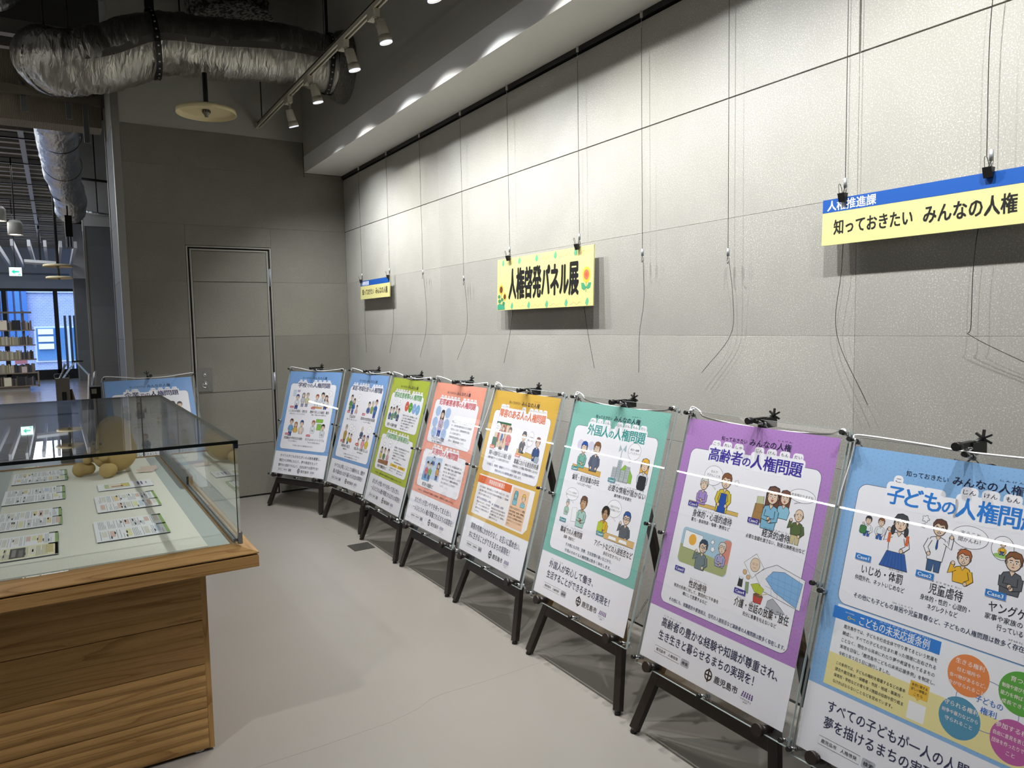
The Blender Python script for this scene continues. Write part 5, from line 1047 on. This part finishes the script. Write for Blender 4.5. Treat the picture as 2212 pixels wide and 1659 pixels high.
def art_school(p):
    F = [[(62, 14, 40, '#2c4a8c', '#e6ecf4', 'short', dict(face='sad', arms='front', legs='#24448c', tall=1.8)), (128, -4, 34, '#8c8c94', '#c9ccd4', 'long', dict(tall=2.4, legs='#8c8cb0')), (176, -6, 34, '#a59aa0', '#d8d2a8', 'short', dict(tall=2.4, legs='#8c8cb0'))],
         [(42, 6, 38, '#b5552f', '#e6ecf4', 'short', dict(look=1, tie='#24448c')), (102, -10, 40, '#33302e', '#e6ecf4', 'short', dict(tie='#24448c', tall=2.6)), (144, 10, 38, '#7a3c30', '#e6ecf4', 'pig', dict(look=-1, legs='#24448c', tall=1.8))],
         [(44, 0, 42, '#4a3430', '#6fa8d8', 'short', dict(legs='#24448c', tall=2.3)), (100, 20, 36, '#b8703c', '#e0b850', 'long', dict(tall=2.)), (166, 8, 44, '#2a4a86', '#e8d8cc', 'short', dict(face='sad', tall=2.2))],
         [(50, 0, 40, '#b5552f', '#e6ecf4', 'short', dict(look=1, arms='front', tall=2.3)), (164, 26, 42, '#26262c', '#dfe6ee', 'short', dict(face='sad', arms='front', tall=2.2))]]
    four(p, [J('学', 'がっ'), J('校', 'こう'), J('で', '', .72), J('の', '', .72)]+RT, 370, 45, (('いじめの多様化・潜在化', '仲間はずれ、ネットいじめなど'), ('理解不足による偏見・差別', '病気・性格に対する差別など'), ('学習機会や学校生活の制約', '子どもの貧困など'), ('子どものネットトラブル', 'SNSでの誹謗中傷など')), ['その他にも様々な人権問題があります。'], fig=F)
    p.shape(rr_pts(84, 156, 116, 206, 5), '#c4dcea', 4, 1); p.rect(128, 154, 160, 172, '#b9a8cc', 3); balloon(p, 494, 176, 34, 24, ['あの子', 'だけね'], 4, 9); p.shape(rr_pts(456, 232, 500, 292, 5), '#dc9440', 4, 1); p.shape([(330, 282), (440, 286), (440, 298), (330, 296)], '#dca860', 10.5, 1)
    p.shape(rr_pts(400, 382, 478, 410, 5), '#8cc04a', 3, 1); p.shape(rr_pts(418, 420, 470, 470, 5), '#8cc04a', 3, 1)
    foot(p, 'すべての子どもがおたがいの人格を尊重し、', '現在から将来にわたり、夢や希望をもって', '健やかに成長できるよう、社会全体での見守りを！', 462, 440, 458)
def art_family(p):
    F = [[(22, -12, 38, '#33303a', '#4f9048', 'short', dict(legs='#8c8478', tall=2.6)), (72, 12, 36, '#5a3a34', '#2f6ab0', 'long', dict(face='angry', tall=2.4, legs='#1f4f90')), (134, 54, 28, '#3a3436', '#e8b8b0', 'short', dict(tall=1.5, face='sad'))],
         [(70, 20, 36, '#2c2c34', '#4a62a8', 'short', dict(tall=2.)), (122, 10, 34, '#c9c4bc', '#8ca84c', 'short', dict(arms='front', tall=2.5)), (172, 0, 40, '#5a3028', '#2f6ab0', 'short', dict(arms='front', legs='#24509a', tall=2.4))],
         [(44, -2, 40, '#b0a890', '#b8963c', 'cap', dict(arms='front', tall=2.6, legs='#7a6430')), (108, 46, 28, '#33303a', '#b8c83c', 'short', dict(tall=1.9, legs='#24448c')), (148, 50, 28, '#33303a', '#e08a34', 'short', dict(tall=1.9))],
         [(52, -16, 34, '#c8a88c', '#44587c', 'bald', dict(tall=2.4)), (102, 44, 36, '#7a3440', '#e8a0b0', 'long', dict(face='sad')), (158, 42, 36, '#2a4a86', '#dcc83c', 'short', dict(face='sad')), (30, 70, 26, '#3a3436', '#e0b060', 'short', dict(tall=1.4))]]
    four(p, [J('家', 'か'), J('庭', 'てい'), J('・', '', .5), J('地', 'ち'), J('域', 'いき'), J('社', 'しゃ'), J('会', 'かい'), J('で', '', .6), J('の', '', .6)]+RT, 470, 42, (('児童虐待', '身体・性・心理、ネグレクト'), ('固定的な性別役割分担意識', 'ジェンダー平等など'), ('高齢者の孤立', '孤独死など'), ('外国人等への理解不足による', '差別や偏見など')), ['その他にもドメスティック・バイオレンス、', '様々な人権問題が存在しています。'], fig=F)
    balloon(p, 216, 182, 34, 28, ['しつけ', 'だよ'], 4, 10); balloon(p, 200, 408, 30, 24, ['元気?'], 4, 9); balloon(p, 246, 418, 26, 22, ['さあ'], 4, 9); balloon(p, 484, 400, 34, 28, ['どこの', '人?'], 4, 9)
    foot(p, 'すべての人が等しく人としての権利をもち、個性や', '違いを認め合いながら暮らせる社会の実現を！', None, 490, 480)
def art_company(p):
    F = [[(40, 10, 40, '#33303a', '#4a5058', 'short', dict(face='sad')), (130, -6, 44, '#4a3430', '#3d5a8c', 'short', dict(face='angry', arms='upr'))], [(46, 6, 40, '#33303a', '#7a4a58', 'short'), (110, 0, 40, '#6a3c34', '#8c7c68', 'long'), (160, 6, 38, '#33303a', '#6a7a8c', 'short')],
         [(40, 6, 40, '#b5552f', '#5c6068', 'short'), (140, 6, 42, '#33303a', '#2f5a8c', 'short')], [(66, 8, 42, '#8a3c34', '#8c98b8', 'long', dict(face='sad')), (160, 4, 44, '#4a3a34', '#c8b87c', 'short', dict(arms='front'))]]
    four(p, [J('企', 'き'), J('業', 'ぎょう'), J('で', '', .72), J('の', '', .72)]+RT, 370, 45, (('パワーハラスメント', '人格否定、威圧的な言動など'), ('固定的な性別役割分担', '性別による採用や昇進の差別'), ('セクシュアルハラスメント', '性的な言動による不快感など'), ('マタニティハラスメント', '妊娠・出産を理由とした嫌がらせ')), ['その他にも長時間の残業や過重など様々な人権問題があります。'], fig=F)
    foot(p, 'だれもが働きやすい職場環境を', 'みんなでつくりましょう！', None, 420, 340)

# ---- place the nine easels with their posters
SPOT = [  # key, poster bottom-left (x,y,z), yaw, art, base, label words, cord
 ('company', (-1.946, -.772, .272), 9.8, art_company, 'blue poster on the easel behind the glass case'),
 ('school', (-.829, -.401, .268), -64.2, art_school, 'blue poster about schools, leftmost of the row along the wall'),
 ('family', (-.579, -1.041, .274), -83.8, art_family, 'second poster of the wall row, blue, about family and community'),
 ('green', (-.551, -1.765, .277), -90.7, art_green, 'green poster in the wall row'),
 ('pink', (-.548, -2.436, .281), -89.5, art_pink, 'salmon pink poster in the wall row'),
 ('yellow', (-.546, -3.125, .279), -90.6, art_yellow, 'yellow poster in the wall row'),
 ('teal', (-.558, -3.842, .277), -90., art_teal, 'teal green poster in the wall row'),
 ('purple', (-.589, -4.560, .275), -90.3, art_purple, 'purple poster in the wall row'),
 ('child', (-.586, -5.193, .258), -90., art_child, 'large blue poster cut by the right edge of the photo')]
SHORT = {'company': 'the blue poster behind the glass case', 'school': 'the leftmost blue wall row poster', 'family': 'the second blue wall row poster', 'green': 'the green poster', 'pink': 'the pink poster', 'yellow': 'the yellow poster', 'teal': 'the teal poster', 'purple': 'the purple poster', 'child': 'the blue poster at the right edge'}
EO = [E0] + [copy_tree(E0) for _ in SPOT[1:]]; PO = [Q0] + [copy_tree(Q0) for _ in SPOT[1:]]
for i, (key, pb, yw, art, lb) in enumerate(SPOT):
    yw = R(yw); u = Vector((math.cos(yw), math.sin(yw), 0)); nb = Vector((-math.sin(yw), math.cos(yw), 0)); pb = Vector(pb)
    eo = EO[i]
    fl_ = pb - nb*(pb.z*math.tan(TH)); fl_.z = 0
    eo.location = fl_ + u*.299 + nb*.050; eo.rotation_euler = (0, 0, yw)
    if key == 'school':
        eo.location = fl_ + u*.29 + nb*.045
    eo['label'] = 'dark wooden easel holding ' + SHORT[key]; eo['group'] = 'dark wooden easels'
    po = PO[i]
    po.location = pb; po.rotation_euler = (-TH, 0, yw); po['label'] = lb; po['group'] = 'posters on easels'
    sh = B().box((0, -.0003, 0), (PW, .0012, PH), PAPER).obj('poster_sheet', po)
    pr = Print(841, 0, -.0006); art(pr); pr.done(sh)
    # cord over the top
    q = B()
    if key in ('school', 'family', 'green', 'pink', 'company'):
        q.tube(bez([(.0, -.012, .862), (.012, -.015, .874), (.10, -.006, .868), (.22, -.004, .852), (.31, -.006, .850), (.42, -.004, .852), (.56, -.006, .866), (.605, -.014, .868), (.612, -.012, .860)], 6), .0028, CORD, 8)
    elif key == 'child':
        q.tube(bez([(.0, -.012, .86), (.02, -.010, .872), (.2, -.007, .869), (.31, -.008, .864), (.5, -.007, .868), (.612, -.012, .86)], 6), .0028, CORD, 8); q.tube(bez([(.005, -.011, .862), (.004, -.008, .81), (-.006, -.008, .72), (-.010, -.008, .66)], 6), .002, CORD, 6)
    else:
        q.tube(bez([(.0, -.012, .86), (.010, -.012, .880), (.03, .006, .872), (.07, .012, .85), (.3, .03, .84)], 6), .0028, CORD, 8); q.tube(bez([(.612, -.012, .86), (.59, .004, .868), (.53, .012, .848), (.3, .03, .84)], 6), .0028, CORD, 8)
        q.ball((.006, -.010, .868), .007, CORD, 10); q.ball((.012, -.006, .874), .006, CORD, 10)
        if key == 'yellow': q.tube(bez([(.0, -.010, .862), (-.008, -.010, .78), (-.024, -.012, .68), (-.04, -.014, .60)], 6), .0022, CORD, 6); q.ball((-.04, -.014, .60), .005, CORD, 8)
    q.obj('cord', po)
    for ch in po.children:
        pass
# ================================================================ WALL SIGNS, WIRES, CLIPS
def sign(loc, w, h, name, label, tilt):
    t = thing(name, label, 'sign', loc, (0, 0, R(-90)))     # local +x runs along -Y of the world, print faces the room (-y local)
    return t
def wallsign(y0, z0, w, h, label, draw, d=.030):
    t = thing('sign_board', label, 'sign', (-d, y0, z0), (R(-2.0), 0, R(-90)), 'yellow sign boards hung on the wall')
    bd = B().box((0, 0, 0), (w, .006, h), CARD).obj('board', t); B().box((.001, .006, .001), (w-.001, .0065, h-.001), ink('#e9e9e4')).obj('board_back', bd)
    p = Print(h*1000, 0, -.0003); draw(p, w*1000, h*1000); p.done(bd, 'lettering'); return t
def flower(p, u, v, s, c1, c2, k=3):
    for i in range(18): a = 2*PI*i/18; p.ell(u+s*.78*math.cos(a), v+s*.95*math.sin(a), s*.22, s*.16, c1, k+.1*(i % 2), 8, a)
    p.ell(u, v, s*.62, s*.72, c2, k+1, 20); p.ell(u, v, s*.3, s*.35, '#7a3a28' if c2 != '#cf6f50' else '#c05a3e', k+1.5, 14)
def draw_main(p, w, h):
    p.text(w*.505, h*.52, h*.62, '人権啓発パネル展', '#121212', 5, 'c', w*.725, .045)
    def vine(v, off):
        n = 4
        for i in range(5):
            u = 62+off+i*w*.192
            if u < w-20: p.shape([(u, v+18), (u-13, v+6), (u-7, v-10), (u+4, v-22), (u+14, v-4), (u+9, v+12)], '#5fae86', 3, .8, '#3f8c66')
            a = [(u+24+j*5.2, v+6*math.sin(j*.62)+4) for j in range(22) if 6 < u+24+j*5.2 < w-8]
            if len(a) > 2: p.line(a, 1.6, '#b3a86a', 2)
    vine(24, 0); vine(h-20, 100)
    u, v = w-54, h*.48
    p.line([(u, v+20), (u-3, v+84)], 4, '#5a8a3c', 2); p.shape([(u-3, v+62), (u-20, v+40), (u-42, v+38), (u-36, v+66), (u-16, v+76)], '#3f9a70', 2.5, .8); p.shape([(u, v+62), (u+18, v+40), (u+38, v+40), (u+30, v+64), (u+10, v+70)], '#3f9a70', 2.5, .8); flower(p, u, v, 34, '#e2b93a', '#cf6f50')
    u, v = 44, h-118
    p.line([(u, v+10), (u-2, v+95)], 4, '#5a8a3c', 2); flower(p, u, v, 26, '#d8b038', '#5a2c1c'); flower(p, u+40, v+42, 19, '#cfa83c', '#3a2418', 2.8)
    for (a, c, s_) in ((-22, 40, 14), (12, 58, 13), (-18, 66, 15), (28, 80, 14)): p.shape(el_pts(u+a, v+c, s_, s_*.75, 12), '#3a8a5c', 2.4+.05*a % 1, .8)
    p.shape([(4, h-4), (4, h-30), (22, h-38), (48, h-34), (82, h-26), (86, h-4)], '#3f9a78', 3.4, .8)
def draw_dept(p, w, h):
    p.rect(0, 0, w, h*.285, '#134f9f', 1); p.text(18, h*.15, 36, '人権推進課', '#f6f8ff', 5, 'l', 170, .022)
    p.text(44, h*.63, 52, '知っておきたい', '#141414', 5, 'l', 262, .03); p.text(339, h*.62, 58, 'みんなの人権', '#141414', 5, 'l', 250, .03)
wallsign(-2.726, 1.508, .902, .292, 'wide yellow sign with black title lettering and sunflowers on the wall', draw_main, .05)
wallsign(-.475, 1.658, .632, .152, 'small far yellow sign with blue top band near the back corner', draw_dept, .05)
wallsign(-4.868, 1.667, .632, .150, 'large near yellow sign with blue top band at the right edge', draw_dept, .05)
CLIP = []
def clip(y, z, label):
    t = thing('binder_clip', label, 'clip', (-.053, y, z), (0, 0, R(-90)), 'black binder clips on the wall signs')
    q = B(); q.prism([(-.010, .014), (.010, .014), (.004, -.012), (-.004, -.012)][::-1] if False else [(-.003, -.016), (.003, -.016), (.011, .012), (-.011, .012)], -.012, .012, BLACK, 0); q.obj('clip_body', t)
    q = B()
    for sg in (-1, 1): q.tube(bez([(-.006, sg*.008, .008), (-.004, sg*.016, .034), (0, sg*.018, .040), (.004, sg*.016, .034), (.006, sg*.008, .008)], 4), .0011, CHROME, 6)
    q.obj('clip_handle', t)
for (y, z, w_) in ((-2.862, 1.800, 'left clip on the sunflower sign'), (-3.51, 1.800, 'right clip on the sunflower sign'), (-.50, 1.810, 'left clip on the small far sign'), (-1.095, 1.810, 'right clip on the small far sign'), (-4.945, 1.817, 'left clip on the near sign'), (-5.385, 1.817, 'right clip on the near sign')):
    clip(y, z, 'black binder clip, ' + w_)
def wire(y, zh, end, label, bend=.0, knot=False):
    """picture wire from the rail (z 2.74) to its hook at zh, and a loose tail to `end` (y, z)"""
    t = thing('picture_wire', label, 'wire', (-.040, y, 2.742), group='picture rail wires')
    q = B(); q.tube([(.0, 0, .008), (0, 0, -.018)], .006, mat('runner_white', '#b9b7b0', .5), 10); q.tube([(.0, 0, -.018), (0, 0, -.06)], .0018, CHROME, 6); q.obj('runner', t)
    zz = zh-2.742
    if knot: pts = bez([(0, 0, -.05), (0, .008, -.12), (0, -.0, -.32), (0, .014, -.55), (0, .012, zz)], 6)
    else: pts = [(0, 0, -.05), (0, 0, zz)]
    q = B(); q.tube(pts, .0011, BLACKM, 6, False); q.obj('wire', t)
    q = B(); q.tube([(0, 0, zz+.016), (0, 0, zz-.014)], .0055, STEEL, 10); q.tube(bez([(0, 0, zz-.014), (-.002, .003, zz-.03), (-.006, -.004, zz-.042), (-.008, -.010, zz-.034)], 5), .0018, CHROME, 6); q.obj('hook', t)
    ye, ze = end[0]-y, end[1]-2.742
    if len(end) > 2: pts = bez([(.004, 0, zz-.02)] + [(.012, a-y, c-2.742) for a, c in end[2]] + [(.02, ye, ze)], 8)
    else: pts = bez([(.004, 0, zz-.02), (.015, bend*.3, zz-.02+(ze-zz)*.35), (.018, bend+ye*.3, zz+(ze-zz)*.68), (.012, ye, ze)], 8)
    q = B(); q.tube(pts, .0010, BLACKM, 6, False); q.obj('loose_tail', t)
wire(-.500, 1.856, (-.505, 1.21), 'wire holding the left end of the small far sign', .02)
wire(-1.098, 1.856, (-1.02, 1.221), 'wire holding the right end of the small far sign', -.02)
wire(-1.700, 1.800, (-1.585, 1.204), 'empty hook wire, first to the right of the small far sign', -.02)
wire(-2.304, 1.720, (-2.162, 1.202), 'empty hook wire just left of the sunflower sign', -.02)
wire(-2.862, 1.846, (-2.754, 1.201), 'wire holding the left end of the sunflower sign', -.0)
wire(-3.515, 1.846, (-3.606, 1.204), 'wire holding the right end of the sunflower sign', .0)
wire(-3.970, 1.728, (-3.928, 1.198), 'empty hook wire just right of the sunflower sign', .03)
wire(-4.455, 1.684, (-4.309, 1.215), 'empty hook wire, second to the right of the sunflower sign', -.04)
wire(-4.945, 1.862, (-5.03, 1.144), 'wire holding the left end of the near sign', .06)
wire(-5.385, 1.862, (-5.52, 1.275, ((-5.345, 1.62), (-5.34, 1.40), (-5.345, 1.365))), 'wire holding the right end of the near sign', 0, True)
tag(B().box((-.71, -1.995, .0), (-.572, -1.850, .003), mat('floor_plate', '#45433f', .4, .5)).obj('floor_socket'), 'dark rectangular floor socket plate before the green poster', 'floor plate')
# small dark box behind the second easel
t = thing('floor_box', 'small black box on the floor behind the second blue poster', 'box', (-.33, -1.17, 0)); B().box((-.03, -.04, 0), (.03, .04, .05), BLACK).obj('box_body', t)

# ================================================================ LIBRARY SHELF, BOOKS, STANDS
SH = mat('shelf_wood', '#8a7868', .5); SM = mat('shelf_post', '#6f6560', .5)
s0 = thing('bookshelf', 'open wooden bookshelf before the far window', 'bookshelf', (-4.4, 15.43, 0))
lv = [.12, .44, .77, 1.13, 1.50]
for k, z in enumerate(lv):
    B().box((0, 0, z), (1.70 + (.02 if k == 0 else 0), .36, z+.025), SH).obj('shelf_board', s0)
B().box((0, .02, 1.93), (1.66, .06, 1.975), SM).obj('top_rail', s0); B().box((0, .1, 0), (1.52, .3, .12), mat('plinth', '#a9a5a0', .6)).obj('plinth', s0)
for x in (.2, 1.45): B().box((x, .16, .12), (x+.045, .20, 2.0), SM).obj('post', s0)
B().box((1.70, 0, .10), (1.73, .36, .47), SH).obj('end_board', s0)
BC = ['#4a423d', '#5a5049', '#6b625a', '#3a3634', '#77706a', '#857c74', '#504a52', '#38404a', '#6a5a4a', '#8c8278', '#a39a90', '#2c2a2c']
BP = ['#b9ae9e', '#c4b9a8', '#a8a090', '#d0c6b6', '#9a9488', '#8c8a5c']
rnd = random.Random(5)
RN = ['bottom', 'second lowest', 'middle', 'second highest', 'top']
for k, z in enumerate(lv):
    x = -3.50
    while x < -2.76:
        w_ = rnd.uniform(.018, .036); h_ = rnd.uniform(.17, .235); pale = (k in (2, 3) and x < -3.05) or (k == 1 and x < -3.2)
        c = rnd.choice(BP if pale else BC)
        if k == 4 and -3.17 < x < -2.98: x += .02; continue
        o = B().box((0, 0, 0), (w_-.002, .15, h_), ink(c)).obj('book'); o.location = (x, 15.45, z+.025)
        tag(o, 'upright book in the row on the %s shelf of the library bookshelf' % RN[k], 'book', 'books on the %s shelf' % RN[k]); x += w_
def fbook(x, z, w_, h_, c, lb, lb2=None):
    o = B().box((0, 0, 0), (w_, .02, h_), ink(c)).obj('book'); o.location = (x, 15.42, z+.025); o.rotation_euler = (R(-8), 0, 0); tag(o, lb, 'book')
fbook(-3.45, 1.50, .19, .24, '#e8dcc8', 'cream book facing out at the left of the top shelf'); fbook(-3.16, 1.50, .18, .24, '#17161a', 'black book facing out on the top shelf')
fbook(-3.40, .12, .15, .21, '#d8cfb4', 'cream book facing out on the bottom shelf'); fbook(-3.13, .12, .15, .22, '#1c1c20', 'black book facing out on the bottom shelf'); fbook(-3.02, .44, .11, .15, '#c8b8b4', 'small pale book facing out on the second lowest shelf')
o = B().box((0, 0, 0), (.26, .01, .09), ink('#e6a8c8')).obj('shelf_label'); o.location = (-3.15, 15.42, .68); tag(o, 'pink label strip above the second lowest shelf', 'label')
# reading stands and boards left of the back wall
t = thing('book_stand', 'beige display pedestal with books on top near the library entrance', 'stand', (-2.22, 3., 0))
BG = mat('stand_beige', '#958d84', .6)
B().box((-.066, 0, 0), (.066, .12, .93), BG).obj('pedestal', t)
q = B(); q.tube(bez([(-.07, .06, .93), (-.07, .06, .975), (.0, .06, .978), (.06, .06, .965), (.066, .06, .93)], 4), .003, STEEL, 6); q.obj('wire_rack', t)
B().box((-.012, -.004, .63), (.03, 0, .78), ink('#35383a')).obj('label_plate', t)
B().bar((.066, .05, .80), (.10, .02, .62), .012, .05, SH).obj('side_board', t)
o = B().bar((-.035, .0, 0), (.035, 0, .15), .14, .012, ink('#d9dde4'), up=(1, 0, -.4)).obj('magazine'); o.location = (-2.21, 3.06, .93); tag(o, 'pale magazine leaning on top of the beige pedestal', 'magazine')
o = B().bar((-.0, 0, .0), (.045, 0, .16), .14, .01, ink('#8f959c'), up=(1, 0, -.4)).obj('magazine'); o.location = (-2.235, 3.08, .93); tag(o, 'grey magazine leaning on top of the beige pedestal', 'magazine')
for (x0, x1, z1, c, lb) in ((-2.03, -1.955, .955, '#cfc8c2', 'first pale board leaning beside the blue poster'), (-2.0, -1.90, .98, '#dcdad8', 'second pale board leaning beside the blue poster')):
    o = B().bar((x0, 3, .0), (x1, 3.1, z1), .4, .018, ink(c), up=(1, 0, -.1)).obj('board'); tag(o, lb, 'board')
t = thing('dark_stand', 'black stand with pale label behind the blue poster', 'stand', (-1.93, 2.2, 0)); B().box((-.06, 0, 0), (.04, .25, .87), BLACK).obj('stand_body', t); B().box((-.045, -.003, .80), (.0, 0, .85), ink('#b8b0a0')).obj('label_plate', t)
# monitor arm on a table near the window
t = thing('folding_rack', 'light metal folding rack near the far window', 'rack', (-1.98, 9.0, 0))
q = B(); q.bar((-.22, 0, .60), (0, 0, .92), .03, .03, mat('rack_blue', '#9fb2cc', .4)); q.bar((0, 0, .92), (.22, 0, .62), .03, .03, mat('rack_blue', '#9fb2cc', .4)); q.bar((.22, 0, .0), (.22, 0, .62), .03, .03, mat('rack_blue', '#9fb2cc', .4)); q.bar((-.22, 0, .0), (-.22, 0, .62), .03, .03, mat('rack_blue', '#9fb2cc', .4)); q.obj('rack_frame', t)
B().box((-.05, -.02, .90), (.12, .02, .925), BLACK).obj('rack_top', t)
